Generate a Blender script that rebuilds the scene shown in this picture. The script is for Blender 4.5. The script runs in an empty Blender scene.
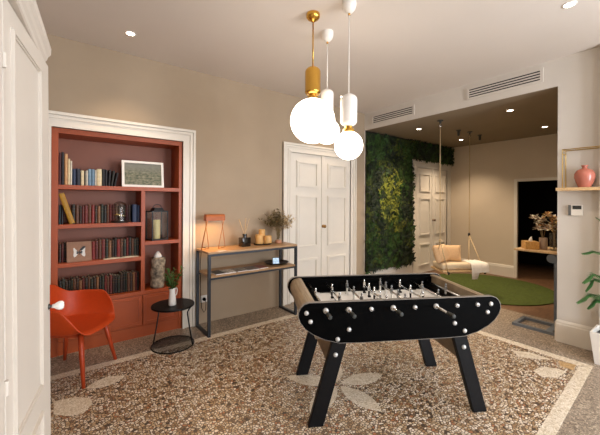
import bpy, bmesh, math, random
from mathutils import Vector, Matrix, noise
rnd = random.Random(7)
SC = bpy.context.scene
COL = SC.collection
PI = math.pi
R = math.radians

# ------------------------------------------------------------------ helpers
def lin(h):
    h = h.lstrip('#')
    v = [int(h[i:i+2], 16)/255 for i in (0, 2, 4)]
    return tuple(c/12.92 if c <= .04045 else ((c+.055)/1.055)**2.4 for c in v) + (1.0,)

MATS = {}
def mat(name, col, rough=.5, metal=0., var=.08, scale=12., bump=0., bscale=60., coat=0., emis=None, estr=0., alpha=None, trans=0., stretch=None, ior=1.45):
    if name in MATS: return MATS[name]
    m = bpy.data.materials.new(name); m.use_nodes = True
    nt = m.node_tree; N = nt.nodes; L = nt.links
    b = N['Principled BSDF']
    c = lin(col) if isinstance(col, str) else col
    tc = N.new('ShaderNodeTexCoord')
    src = tc.outputs['Object']
    if stretch:
        mp = N.new('ShaderNodeMapping'); mp.inputs['Scale'].default_value = stretch
        L.new(src, mp.inputs['Vector']); src = mp.outputs['Vector']
    no = N.new('ShaderNodeTexNoise'); no.inputs['Scale'].default_value = scale; no.inputs['Detail'].default_value = 4
    L.new(src, no.inputs['Vector'])
    cr = N.new('ShaderNodeValToRGB')
    cr.color_ramp.elements[0].position = .3; cr.color_ramp.elements[1].position = .7
    cr.color_ramp.elements[0].color = tuple(max(0, x*(1-var)) for x in c[:3]) + (1,)
    cr.color_ramp.elements[1].color = tuple(min(1, x*(1+var)) for x in c[:3]) + (1,)
    L.new(no.outputs['Fac'], cr.inputs['Fac']); L.new(cr.outputs['Color'], b.inputs['Base Color'])
    b.inputs['Roughness'].default_value = rough; b.inputs['Metallic'].default_value = metal
    b.inputs['IOR'].default_value = ior
    if coat: b.inputs['Coat Weight'].default_value = coat; b.inputs['Coat Roughness'].default_value = .1
    if trans: b.inputs['Transmission Weight'].default_value = trans
    if alpha is not None: b.inputs['Alpha'].default_value = alpha
    if emis: b.inputs['Emission Color'].default_value = lin(emis); b.inputs['Emission Strength'].default_value = estr
    if bump:
        n2 = N.new('ShaderNodeTexNoise'); n2.inputs['Scale'].default_value = bscale; n2.inputs['Detail'].default_value = 3
        L.new(src, n2.inputs['Vector'])
        bp = N.new('ShaderNodeBump'); bp.inputs['Strength'].default_value = bump; bp.inputs['Distance'].default_value = .01
        L.new(n2.outputs['Fac'], bp.inputs['Height']); L.new(bp.outputs['Normal'], b.inputs['Normal'])
    MATS[name] = m
    return m

def wood(name, c1, c2, rough=.45, stretch=(2, 30, 30), scale=3.):
    if name in MATS: return MATS[name]
    m = mat(name, c1, rough)
    nt = m.node_tree; N = nt.nodes; L = nt.links
    no = [n for n in N if n.type == 'TEX_NOISE'][0]; cr = [n for n in N if n.type == 'VALTORGB'][0]
    mp = N.new('ShaderNodeMapping'); mp.inputs['Scale'].default_value = stretch
    tc = [n for n in N if n.type == 'TEX_COORD'][0]
    L.new(tc.outputs['Object'], mp.inputs['Vector']); L.new(mp.outputs['Vector'], no.inputs['Vector'])
    no.inputs['Scale'].default_value = scale; no.inputs['Detail'].default_value = 6; no.inputs['Distortion'].default_value = .6
    cr.color_ramp.elements[0].color = lin(c1); cr.color_ramp.elements[1].color = lin(c2)
    return m

def terrazzo(name, cols, scale, grout, rough=.35, edge=.06, mixcol=None, mix=0.):
    m = bpy.data.materials.new(name); m.use_nodes = True
    nt = m.node_tree; N = nt.nodes; L = nt.links; b = N['Principled BSDF']
    tc = N.new('ShaderNodeTexCoord')
    no = N.new('ShaderNodeTexNoise'); no.inputs['Scale'].default_value = 26; no.inputs['Detail'].default_value = 1
    L.new(tc.outputs['Object'], no.inputs['Vector'])
    ma = N.new('ShaderNodeVectorMath'); ma.operation = 'MULTIPLY_ADD'
    ma.inputs[1].default_value = (.007, .007, 0)
    L.new(no.outputs['Color'], ma.inputs[0]); L.new(tc.outputs['Object'], ma.inputs[2])
    v = N.new('ShaderNodeTexVoronoi'); v.inputs['Scale'].default_value = scale; v.voronoi_dimensions = '2D'
    v2 = N.new('ShaderNodeTexVoronoi'); v2.inputs['Scale'].default_value = scale; v2.feature = 'DISTANCE_TO_EDGE'; v2.voronoi_dimensions = '2D'
    L.new(ma.outputs['Vector'], v.inputs['Vector']); L.new(ma.outputs['Vector'], v2.inputs['Vector'])
    sp = N.new('ShaderNodeSeparateColor'); L.new(v.outputs['Color'], sp.inputs['Color'])
    cr = N.new('ShaderNodeValToRGB'); cr.color_ramp.interpolation = 'CONSTANT'
    tot = sum(w for _, w in cols); acc = 0
    el = cr.color_ramp.elements
    while len(el) < len(cols): el.new(.5)
    for e, (c, w) in zip(list(el), cols):
        e.position = acc/tot; acc += w
    for e, (c, w) in zip(sorted(el, key=lambda q: q.position), cols): e.color = lin(c)
    L.new(sp.outputs['Red'], cr.inputs['Fac'])
    # slow patchiness of the old floor
    n3 = N.new('ShaderNodeTexNoise'); n3.inputs['Scale'].default_value = 1.3; n3.inputs['Detail'].default_value = 3
    L.new(tc.outputs['Object'], n3.inputs['Vector'])
    r3 = N.new('ShaderNodeMapRange'); r3.inputs['To Min'].default_value = .86; r3.inputs['To Max'].default_value = 1.1
    L.new(n3.outputs['Fac'], r3.inputs['Value'])
    st = N.new('ShaderNodeMath'); st.operation = 'LESS_THAN'; st.inputs[1].default_value = edge
    L.new(v2.outputs['Distance'], st.inputs[0])
    mx = N.new('ShaderNodeMix'); mx.data_type = 'RGBA'
    L.new(st.outputs['Value'], mx.inputs['Factor']); L.new(cr.outputs['Color'], mx.inputs['A']); mx.inputs['B'].default_value = lin(grout)
    mu = N.new('ShaderNodeVectorMath'); mu.operation = 'SCALE'
    L.new(mx.outputs['Result'], mu.inputs[0]); L.new(r3.outputs['Result'], mu.inputs['Scale'])
    L.new(mu.outputs['Vector'], b.inputs['Base Color'])
    b.inputs['Roughness'].default_value = rough
    MATS[name] = m
    return m

class MB:
    def __init__(s): s.bm = bmesh.new(); s.mi = 0
    def _new(s, fn):
        f0 = set(s.bm.faces); fn()
        for f in s.bm.faces:
            if f not in f0: f.material_index = s.mi
    def m(s, i): s.mi = i; return s
    def face(s, vs):
        try:
            f = s.bm.faces.new(vs); f.material_index = s.mi; return f
        except ValueError: return None
    def box(s, x0, x1, y0, y1, z0, z1, M=None, bev=0.):
        b2 = bmesh.new(); bmesh.ops.create_cube(b2, size=1)
        for v in b2.verts: v.co = Vector(((x0+x1)/2+v.co.x*(x1-x0), (y0+y1)/2+v.co.y*(y1-y0), (z0+z1)/2+v.co.z*(z1-z0)))
        if bev: bmesh.ops.bevel(b2, geom=b2.edges[:], offset=bev, segments=2, affect='EDGES', profile=.6)
        return s.merge(b2, M)
    def merge(s, b2, M=None):
        mp = {}
        for v in b2.verts: mp[v] = s.bm.verts.new(M @ v.co if M else v.co)
        for f in b2.faces:
            s.face([mp[v] for v in f.verts])
        b2.free(); return s
    def prism(s, pts, axis, a0, a1, M=None):
        """2-D outline pts extruded along axis ('x','y','z') from a0 to a1"""
        def P(p, a):
            q = {'x': (a, p[0], p[1]), 'y': (p[0], a, p[1]), 'z': (p[0], p[1], a)}[axis]
            return M @ Vector(q) if M else Vector(q)
        A = [s.bm.verts.new(P(p, a0)) for p in pts]; B = [s.bm.verts.new(P(p, a1)) for p in pts]
        n = len(pts)
        s.face(A[::-1]); s.face(B)
        for i in range(n): s.face([A[i], A[(i+1) % n], B[(i+1) % n], B[i]])
        return s
    def loft(s, rings, cap=True, closed=True):
        V = [[s.bm.verts.new(Vector(p)) for p in r] for r in rings]
        n = len(V[0])
        for a, b in zip(V, V[1:]):
            for i in range(n if closed else n-1): s.face([a[i], a[(i+1) % n], b[(i+1) % n], b[i]])
        if cap and closed: s.face(V[0][::-1]); s.face(V[-1])
        return s
    def lathe(s, prof, seg=24, c=(0, 0, 0), M=None):
        rings = []
        for r, z in prof:
            ring = []
            for k in range(seg):
                a = 2*PI*k/seg; p = Vector((c[0]+max(r, 1e-5)*math.cos(a), c[1]+max(r, 1e-5)*math.sin(a), c[2]+z))
                ring.append(M @ p if M else p)
            rings.append(ring)
        if prof[0][0] > 1e-4 and prof[-1][0] > 1e-4:
            rings.append(rings[0]); return s.loft(rings, cap=False)
        return s.loft(rings)
    def tube(s, pts, r, seg=8, closed=False):
        pts = [Vector(p) for p in pts]; n = len(pts); rings = []; up = None
        rr = r if isinstance(r, (list, tuple)) else [r]*n
        for i, p in enumerate(pts):
            if closed: t = pts[(i+1) % n]-pts[i-1]
            else: t = pts[min(i+1, n-1)]-pts[max(i-1, 0)]
            t.normalize()
            if up is None:
                up = Vector((0, 0, 1)) if abs(t.z) < .9 else Vector((1, 0, 0))
            x = t.cross(up)
            if x.length < 1e-4: x = t.orthogonal()
            x.normalize(); y = x.cross(t).normalized(); up = y
            rings.append([p+x*rr[i]*math.cos(2*PI*k/seg)+y*rr[i]*math.sin(2*PI*k/seg) for k in range(seg)])
        if closed: rings.append(rings[0]); return s.loft(rings, cap=False)
        return s.loft(rings)
    def ball(s, c, r, seg=16, rings=10, sc=(1, 1, 1)):
        prof = []
        R_ = []
        for i in range(rings+1):
            a = -PI/2+PI*i/rings
            rr = max(math.cos(a), 1e-4)*r
            R_.append([(c[0]+rr*math.cos(2*PI*k/seg)*sc[0], c[1]+rr*math.sin(2*PI*k/seg)*sc[1], c[2]+math.sin(a)*r*sc[2]) for k in range(seg)])
        return s.loft(R_)
    def quad(s, a, b, c, d):
        s.face([s.bm.verts.new(Vector(p)) for p in (a, b, c, d)]); return s
    def build(s, name, mats, parent=None, smooth=None, loc=(0, 0, 0), rz=0.):
        bmesh.ops.recalc_face_normals(s.bm, faces=s.bm.faces[:])
        me = bpy.data.meshes.new(name); s.bm.to_mesh(me); s.bm.free()
        for m_ in (mats if isinstance(mats, (list, tuple)) else [mats]): me.materials.append(m_)
        o = bpy.data.objects.new(name, me); COL.objects.link(o)
        if parent: o.parent = parent
        o.location = loc; o.rotation_euler = (0, 0, rz)
        if smooth:
            for p in me.polygons: p.use_smooth = True
            if smooth is not True: me.set_sharp_from_angle(angle=R(smooth))
        return o

def tag(o, label, cat, group=None):
    o['label'] = label; o['category'] = cat
    if group: o['group'] = group
    return o
def thing(name, label, cat, loc=(0, 0, 0), rz=0., group=None):
    o = bpy.data.objects.new(name, None); COL.objects.link(o); o.empty_display_size = .1
    o.location = loc; o.rotation_euler = (0, 0, rz)
    return tag(o, label, cat, group)
def struct(name, mb, m_, smooth=None):
    o = mb.build(name, m_, None, smooth); o['kind'] = 'structure'; return o
def dup(root, loc=None, rz=None, label=None):
    r = root.copy(); COL.objects.link(r)
    if loc is not None: r.location = loc
    if rz is not None: r.rotation_euler = (0, 0, rz)
    if label: r['label'] = label
    for ch in list(root.children):
        c = ch.copy(); COL.objects.link(c); c.parent = r
        for g in list(ch.children):
            d = g.copy(); COL.objects.link(d); d.parent = c
    return r
def arc(cx, cy, r, a0, a1, n, ry=None):
    ry = r if ry is None else ry
    return [(cx+r*math.cos(a0+(a1-a0)*i/n), cy+ry*math.sin(a0+(a1-a0)*i/n)) for i in range(n+1)]

# ------------------------------------------------------------------ materials
M_wall = mat('taupe_wall', '#a9967e', .75, var=.03, scale=3, bump=.05, bscale=220)
M_beam = mat('beam_paint', '#d3ccc2', .75, var=.02, scale=3, bump=.05, bscale=220)
M_alc = mat('alcove_paint', '#d6c8b4', .75, var=.02, scale=3, bump=.05, bscale=220)
M_ceil = mat('ceiling_paint', '#dbd2c9', .85, var=.015, scale=2)
M_brown = mat('brown_ceiling_paint', '#8c7c66', .85, var=.03, scale=2)
M_trim = mat('white_gloss_paint', '#e3dcd0', .4, var=.02, scale=5)
M_cup = mat('cupboard_paint', '#cfc6ba', .4, var=.02, scale=5)
M_terra = mat('terracotta_lacquer', '#a04719', .42, var=.05, scale=6, bump=.03, bscale=150)
M_terra_dim = mat('terracotta_dim', '#8a523c', .5, var=.05, scale=6)  # same terracotta in dim light, its shade put into the colour
M_chair = mat('chair_orange_red', '#b63d0c', .5, var=.05, scale=40, bump=.05, bscale=400)
M_chairleg = mat('chair_red_wood', '#a83c17', .45, var=.12, scale=8, stretch=(20, 20, 2))
M_black = mat('black_lacquer', '#030303', .5, var=.1, scale=20)
M_black.node_tree.nodes['Principled BSDF'].inputs['Specular IOR Level'].default_value = .04
M_blackleg = mat('black_powder_coat', '#0b0b0d', .45, var=.15, scale=30, bump=.08, bscale=300)
M_blackleg.node_tree.nodes['Principled BSDF'].inputs['Specular IOR Level'].default_value = .2
M_metal = mat('black_metal', '#2a2b2e', .4, .3, var=.1)
M_steel = mat('charcoal_steel', '#363a40', .42, .3, var=.1)
M_chrome = mat('chrome', '#d8d8d6', .18, 1., var=.03)
M_edge = mat('panel_edge', '#857f78', .35, .2, var=.05)
M_rail = wood('end_board_veneer', '#83715a', '#a8957a', .4, (30, 2, 2))
M_brace = wood('brace_veneer', '#6b5c49', '#8a7860', .5, (20, 3, 3))
M_field = mat('playfield', '#f4f2ee', .35, var=.03, scale=6)
M_brass = mat('polished_brass', '#e2b254', .2, 1., var=.05)
M_brass2 = mat('satin_brass', '#b99a5a', .3, 1., var=.05)
M_white = mat('white_enamel', '#ece8e1', .3, var=.02)
M_globe = mat('opal_globe', '#ffffff', .2, emis='#fff0de', estr=7.)
M_oak = wood('oak', '#a17c56', '#c09c74', .45, (2, 30, 30))
M_lightoak = wood('light_oak', '#c4a070', '#e0c092', .45, (2, 25, 25))
M_copper = mat('orange_leather', '#b05a18', .45, var=.12, scale=25)
M_wire = mat('copper_wire', '#b8743c', .3, 1., var=.06)
M_glow = mat('lamp_glow', '#fff0d0', .5, emis='#ffcf8a', estr=9.)
M_spot = mat('downlight_lens', '#ffffff', .5, emis='#fff0dc', estr=22.)
M_smoke = mat('smoked_glass', '#1a1512', .08, var=.05, coat=.5)
M_glass = bpy.data.materials.new('clear_glass'); M_glass.use_nodes = True
_n = M_glass.node_tree.nodes; _l = M_glass.node_tree.links; _n.remove(_n['Principled BSDF'])
_t = _n.new('ShaderNodeBsdfTransparent'); _t.inputs['Color'].default_value = (.93, .94, .93, 1)
_g = _n.new('ShaderNodeBsdfGlossy'); _g.inputs['Roughness'].default_value = .03
_w = _n.new('ShaderNodeLayerWeight'); _p = _n.new('ShaderNodeMath'); _p.operation = 'POWER'; _p.inputs[1].default_value = 3.; _l.new(_w.outputs['Facing'], _p.inputs[0])
_f = _n.new('ShaderNodeMapRange'); _f.inputs['To Min'].default_value = .04; _f.inputs['To Max'].default_value = .6; _l.new(_p.outputs['Value'], _f.inputs['Value'])
_m = _n.new('ShaderNodeMixShader'); _l.new(_f.outputs['Result'], _m.inputs['Fac']); _l.new(_t.outputs['BSDF'], _m.inputs[1]); _l.new(_g.outputs['BSDF'], _m.inputs[2])
_l.new(_m.outputs['Shader'], _n['Material Output'].inputs['Surface'])
M_bolt = mat('satin_bolt', '#c4c4c2', .35, .4, var=.05)
M_candle = mat('amber_wax', '#d9a866', .5, var=.1, scale=18)
M_cream = mat('cream_wax', '#e4d49a', .5, var=.05)
M_tray = mat('dark_tray', '#241a14', .4, var=.1)
M_dry = mat('dried_olive', '#7a6842', .8, var=.3, scale=40)
M_dry2 = mat('dried_straw', '#cdb48a', .8, var=.25, scale=40)
M_stem = mat('dried_stem', '#86704a', .8, var=.2, scale=40)
M_leaf = mat('fresh_leaf', '#3f6127', .5, var=.3, scale=30)
M_fern = mat('fern_leaf', '#467a40', .5, var=.3, scale=30)
M_porc = mat('white_porcelain', '#eeeae4', .2, var=.02, coat=.4)
M_rope = mat('jute_rope', '#bba37c', .85, var=.2, scale=120)
M_cush = mat('cream_fabric', '#dcc9aa', .9, var=.05, scale=60, bump=.1, bscale=300)
M_peach = mat('peach_fabric', '#dcb88e', .9, var=.06, scale=60, bump=.1, bscale=300)
M_throw = mat('white_throw', '#e9e4da', .9, var=.04, scale=60, bump=.15, bscale=200)
M_rug = mat('green_pile', '#465318', .95, var=.2, scale=25, bump=.6, bscale=260)
M_unlit = mat('unlit_black', '#0c0a09', .8, var=.1)  # near-black colour paints in the shade of the unlit room and vent slots
M_vase = mat('coral_glaze', '#b46a58', .25, var=.12, scale=9, coat=.3)
M_grey = mat('mid_grey_plastic', '#62625f', .5, var=.05)
M_dgrey = mat('dark_grey_plastic', '#343633', .4, var=.05)
M_desk = mat('grey_blue_steel', '#70777f', .45, .2, var=.08)
M_tissuebox = wood('tissue_box_wood', '#c08a44', '#dcae66', .45, (3, 20, 20))
M_page = mat('book_pages', '#d9cdb4', .8, var=.1, scale=60)
M_screen = mat('lit_screen', '#c9dcec', .2, emis='#a0c4e8', estr=.5, var=.4, scale=40)

# ------------------------------------------------------------------ setting
D, E, X2, H, HA = 3.85, 4.34, 7.28, 3.08, 2.775
YF = -2.6; XL = -.55; YS = .45       # front wall behind the camera, left wall, alcove side wall
NX0, NX1, NZ = -.067, 1.157, 2.205   # bookcase niche

cols_field = [('#e4d8c6', 24), ('#d2bfa4', 26), ('#bb9f7c', 22), ('#9f7f5e', 12), ('#7e6550', 8), ('#54463b', 4), ('#ab7450', 6)]
cols_border = [('#9a8b7a', 30), ('#887a6a', 26), ('#ad9c88', 20), ('#c2b29e', 12), ('#6e6052', 12)]
cols_pale = [('#ded2be', 40), ('#cfc0a8', 30), ('#e8dfd0', 20), ('#b8a78d', 10)]
cols_tan = [('#b99767', 40), ('#c7a678', 30), ('#a58455', 30)]
M_terrazzo = terrazzo('floor_pebble_mosaic', cols_field, 50, '#4a392b', .34, .12)
M_border = terrazzo('floor_border_mosaic', cols_border, 95, '#54463a', .4, .05)
M_pale = terrazzo('floor_pale_mosaic', cols_pale, 110, '#b7a68c', .35, .05)
M_tan = terrazzo('floor_tan_mosaic', cols_tan, 110, '#9a7c50', .35, .05)
M_woodfl = wood('alcove_floor_wood', '#5f4430', '#7c5d42', .45, (3, 25, 1), 2.)

struct('floor', MB().box(XL-.2, 5.02, YF-.2, D+.5, -.12, 0), M_border)
struct('floor_alcove', MB().box(5.02, X2+2.2, YS-.2, D+.5, -.12, 0), M_woodfl)
struct('trim_1', MB().prism([(-.34, .54), (3.90, .745), (3.92, 3.41), (-.34, 3.41)], 'z', -.01, .001), M_terrazzo)
def slab(mb, pts, z): return mb.prism(pts, 'z', -.01, z)
fr = MB()
slab(fr, [(-.38, .50), (3.925, .71), (3.81, .79), (-.30, .585)], .0016)
slab(fr, [(3.925, .71), (3.965, 3.45), (3.875, 3.37), (3.825, .80)], .0015)
slab(fr, [(3.965, 3.45), (-.38, 3.45), (-.30, 3.36), (3.875, 3.36)], .0014)
slab(fr, [(-.38, 3.45), (-.38, .50), (-.30, .585), (-.30, 3.37)], .0013)
struct('trim_2', fr, M_pale)
def lens(mb, c, ang, ln, w):
    pts = []
    for i in range(13):
        t = i/12; pts.append((t*ln, w/2*math.sin(PI*t)**.85))
    for i in range(11, 0, -1):
        t = i/12; pts.append((t*ln, -w/2*math.sin(PI*t)**.85))
    ca, sa = math.cos(ang), math.sin(ang)
    mb.prism([(c[0]+x*ca-y*sa, c[1]+x*sa+y*ca) for x, y in pts], 'z', -.01, .0022)
    return mb
fl = MB()
for k in range(5): lens(fl, (1.83+.03*math.cos(R(-16+72*k)), 1.9+.03*math.sin(R(-16+72*k))), R(-16+72*k), .41, .16)
lens(fl, (.17, 3.06), R(4), .28, .15)
slab(fl, [(-.03, 3.0), (.1, 2.97), (.19, 2.89), (.2, 2.80), (.14, 2.71), (.05, 2.74), (-.03, 2.82)], .0022)
slab(fl, [(3.675, 1.29), (3.775, 1.15), (3.767, .985), (3.66, 1.07), (3.575, 1.19)], .0022)
slab(fl, [(3.379, 1.014), (3.48, 1.0), (3.55, .973), (3.60, .90), (3.597, .832), (3.50, .838), (3.404, .855), (3.326, .932)], .0022)
for (cx, cy, a0) in ((3.87, 3.36, 225), (-.30, .60, 45)):
    for d_ in (-26, 26):
        a = R(a0+d_); lens(fl, (cx+.22*math.cos(a), cy+.22*math.sin(a)), a, .36, .17)
struct('trim_3', fl, M_pale)
ft = MB()
slab(ft, [(3.80, .935), (3.825, .81), (3.683, .805), (3.684, .896)], .002)
struct('trim_4', ft, M_tan)

wb = MB()
wb.box(XL-.2, NX0, D, D+.5, 0, H+.2).box(NX0, NX1, D, D+.5, NZ, H+.2).box(NX1, E, D, D+.5, 0, H+.2).box(NX0, NX1, D+.36, D+.5, 0, NZ)
struct('wall_back', wb, M_wall)
struct('wall_alcove_back', MB().box(E, X2+.1, D, D+.5, 0, H+.2), M_alc)
struct('wall_left', MB().box(XL-.2, XL, YF, D, 0, H+.2), M_wall)
struct('ceiling', MB().box(XL-.2, E+.3, YF-.2, D+.5, H, H+.2), M_ceil)
struct('ceiling_alcove', MB().box(E+.004, X2+.2, YS-.2, D, HA, HA+.2), M_brown)
struct('wall_beam', MB().box(E, E+.3, 1.085, D, HA+.003, H), M_beam)
struct('wall_right', MB().box(E, E+.3, -.95, 1.085, 0, H).box(E, E+.3, YF, -2.25, 0, H).box(E, E+.3, -2.25, -.95, 0, .5).box(E, E+.3, -2.25, -.95, 2.6, H), M_beam)
struct('wall_alcove_side', MB().box(E+.3, X2+.2, YS-.2, YS, 0, H), M_alc)
# alcove end wall with the dark doorway
dy0, dy1, dz = 1.45, 2.46, 1.925
we = MB()
we.box(X2, X2+.04, dy1, D, 0, H).box(X2, X2+.04, YS, dy0, 0, H).box(X2, X2+.04, dy0, dy1, dz, H)
struct('wall_alcove_end', we, M_alc)
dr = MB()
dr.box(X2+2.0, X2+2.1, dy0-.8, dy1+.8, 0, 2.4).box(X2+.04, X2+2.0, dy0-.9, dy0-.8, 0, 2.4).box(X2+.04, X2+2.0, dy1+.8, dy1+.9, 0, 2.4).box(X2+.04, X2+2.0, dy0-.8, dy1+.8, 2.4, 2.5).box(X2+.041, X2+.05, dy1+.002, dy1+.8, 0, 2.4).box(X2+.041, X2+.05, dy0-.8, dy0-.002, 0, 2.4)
struct('wall_dark_room', dr, M_unlit)
t = MB()
t.box(X2-.018, X2, dy1, dy1+.055, .0, dz+.055).box(X2-.018, X2, dy0-.055, dy0, 0, dz+.055).box(X2-.018, X2, dy0, dy1, dz, dz+.055)
struct('trim_5', t, M_trim)
# baseboards
def base_prof(o, s):   # (offset from wall, z)
    return [(o, 0), (o+s*.022, 0), (o+s*.022, .19), (o+s*.016, .20), (o+s*.016, .215), (o+s*.006, .235), (o, .235)]
struct('baseboard_right', MB().prism([(y, z) for y, z in base_prof(E, -1)], 'y', -.95, 1.085), M_trim)
struct('baseboard_end', MB().prism(base_prof(X2, -1), 'y', dy1+.055, D), M_trim)
struct('baseboard_alcove', MB().prism(base_prof(D, -1), 'x', E+.02, 5.79), M_trim)
struct('baseboard_pillar', MB().prism([(1.085, 0), (1.105, 0), (1.105, .2), (1.085, .235)], 'x', E, E+.3), M_trim)
# front wall with two tall windows behind the camera, and their frames
wins = [(-.1, 1.3), (2.3, 3.7)]
wf = MB(); xs = [XL-.2]
wf.box(XL-.2, wins[0][0], YF-.3, YF, 0, H).box(wins[0][1], wins[1][0], YF-.3, YF, 0, H).box(wins[1][1], E+.3, YF-.3, YF, 0, H)
for a, b in wins: wf.box(a, b, YF-.3, YF, 0, .25).box(a, b, YF-.3, YF, 2.75, H)
struct('wall_front', wf, M_wall)
n = 1
def window(name, mk):
    w = struct(name, mk, M_trim); return w
for a, b in wins:
    w = MB()
    for x in (a+.03, (a+b)/2, b-.03): w.box(x-.03, x+.03, YF-.2, YF-.14, .25, 2.75)
    for z in (.28, 1.1, 1.95, 2.72): w.box(a, b, YF-.2, YF-.14, z-.03, z+.03)
    struct('window_%d' % n, w, M_trim); n += 1
w = MB()
for y in (-2.22, -1.6, -.98): w.box(E+.12, E+.18, y-.03, y+.03, .5, 2.6)
for z in (.53, 1.5, 2.57): w.box(E+.12, E+.18, -2.25, -.95, z-.03, z+.03)
struct('window_3', w, M_trim)
struct('trim_6', MB().box(E-.075, E, .40, .735, 0, H, bev=.006), M_beam)

# door casing around bookcase niche (stepped profile), double doors
def casing(mb, x0, x1, z1, w, y, z0=0.):
    steps = [(0, w, .016), (.0, .028, .040), (.032, .062, .030), (w-.05, w, .026), (w-.022, w, .034)]
    for a, b, d in steps:           # a,b measured inwards from the outer edge
        a2, b2 = a, b
        mb.box(x0-w+a2, x0-w+b2, y-d, y, z0, z1+w-a2)
        mb.box(x1+w-b2, x1+w-a2, y-d, y, z0, z1+w-a2)
        mb.box(x0-w+b2, x1+w-b2, y-d, y, z1+w-b2, z1+w-a2)
    return mb
struct('trim_7', casing(MB(), NX0, NX1, NZ, .145, D), M_trim)

def frame_rect(mb, x0, x1, z0, z1, w, y, d):
    mb.box(x0, x1, y-d, y, z0, z0+w).box(x0, x1, y-d, y, z1-w, z1).box(x0, x0+w, y-d, y, z0+w, z1-w).box(x1-w, x1, y-d, y, z0+w, z1-w)
def double_door(idx, x0, x1, knob_mat):
    z1 = 2.235; w = .135
    tr = struct('door_%d' % idx, casing(MB(), x0, x1, z1, w, D), M_trim)
    mid = (x0+x1)/2
    for k, (a, b) in enumerate(((x0+.003, mid-.002), (mid+.002, x1-.003))):
        lf = MB(); lf.box(a, b, D-.012, D-.001, .01, z1-.004)
        ins = .1
        for (p0, p1) in ((.16, .63), (.80, 1.60), (1.72, 2.12)):
            frame_rect(lf, a+ins, b-ins, p0, p1, .035, D-.012, .016)
            frame_rect(lf, a+ins+.012, b-ins-.012, p0+.012, p1-.012, .02, D-.012, .024)
            lf.box(a+ins+.06, b-ins-.06, D-.0165, D-.011, p0+.06, p1-.06)
        o = lf.build('door_leaf', M_trim, tr)
        if k == 1:
            st = MB(); st.box(mid-.028, mid+.028, D-.03, D-.012, .01, z1-.004, bev=.006); st.build('astragal', M_trim, tr)
    kn = MB(); Mx = Matrix.Translation((mid+.0, D-.03, 1.115)) @ Matrix.Rotation(PI/2, 4, 'X')
    kn.lathe([(0, 0), (.025, 0), (.026, .004), (.010, .008), (.010, .025), (.022, .032), (.027, .045), (.022, .058), (0, .062)], 20, M=Mx)
    kn.build('knob', knob_mat, tr, True)
double_door(1, 2.715, 3.965, mat('aged_brass', '#9a7440', .3, 1.))
double_door(2, 5.925, 7.14, mat('dark_brass', '#6a5136', .35, 1.))

# ------------------------------------------------------------------ lights in the ceiling, vents
def downlight(x, y, z, label, energy, group='recessed ceiling downlights', size=.035, spot=100, col='#ffe4c4'):
    t_ = thing('recessed_downlight', label, 'ceiling light', (x, y, z), 0, group)
    MB().lathe([(size, -.004), (size+.014, -.004), (size+.016, 0), (size+.016, .006), (size, .006)], 28).build('trim_ring', M_white, t_, True)
    MB().lathe([(0, -.0015), (size, -.0015), (size, .005), (0, .005)], 24).build('lens', M_spot, t_)
    l = bpy.data.lights.new('spot', 'SPOT'); l.energy = energy; l.spot_size = R(spot); l.spot_blend = .9; l.shadow_soft_size = .05; l.color = lin(col)[:3]
    o = bpy.data.objects.new('downlight_beam', l); COL.objects.link(o); o.location = (x, y, z-.03)
    return t_
downlight(.526, 3.365, H, 'recessed downlight in the white ceiling above the bookcase', 42)
downlight(3.23, .737, H, 'recessed downlight in the white ceiling close to the top right corner', 42)
downlight(3.38, 3.43, H, 'recessed downlight in the white ceiling seen beside the white pendants', 30)
downlight(1.0, .4, H, 'recessed downlight in the white ceiling nearly above the camera', 42)
downlight(4.965, 3.17, HA, 'recessed downlight in the brown ceiling by the moss wall', 150, spot=110)
downlight(4.95, 1.765, HA, 'recessed downlight in the brown ceiling above the desk side, nearest the beam', 70)
downlight(6.48, 3.19, HA, 'recessed downlight in the brown ceiling behind the swing ropes', 110, spot=110)
downlight(6.46, 1.79, HA, 'recessed downlight in the brown ceiling in front of the dark doorway', 90)

def vent(y0, y1, zc, label):
    t_ = thing('ventilation_grille', label, 'vent', (E, (y0+y1)/2, zc), 0, 'ventilation grilles in the beam')
    L_ = (y1-y0)/2; h = .08
    f = MB()
    f.box(-.014, 0, -L_, L_, -h, -h+.026).box(-.014, 0, -L_, L_, h-.026, h).box(-.014, 0, -L_, -L_+.03, -h+.026, h-.026).box(-.014, 0, L_-.03, L_, -h+.026, h-.026)
    f.build('frame', M_beam, t_)
    MB().box(-.003, -.001, -L_+.03, L_-.03, -h+.026, h-.026).build('slot_backing', M_unlit, t_)
    for k in range(3):
        z = -.031+k*.031
        MB().box(-.012, -.003, -L_+.03, L_-.03, z-.008, z+.008, bev=.002).build('slat', M_beam, t_)
vent(2.845, 3.68, 2.925, 'white slotted air vent in the beam above the moss wall')
vent(1.215, 2.06, 2.945, 'white slotted air vent in the beam near the pillar')

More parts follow.
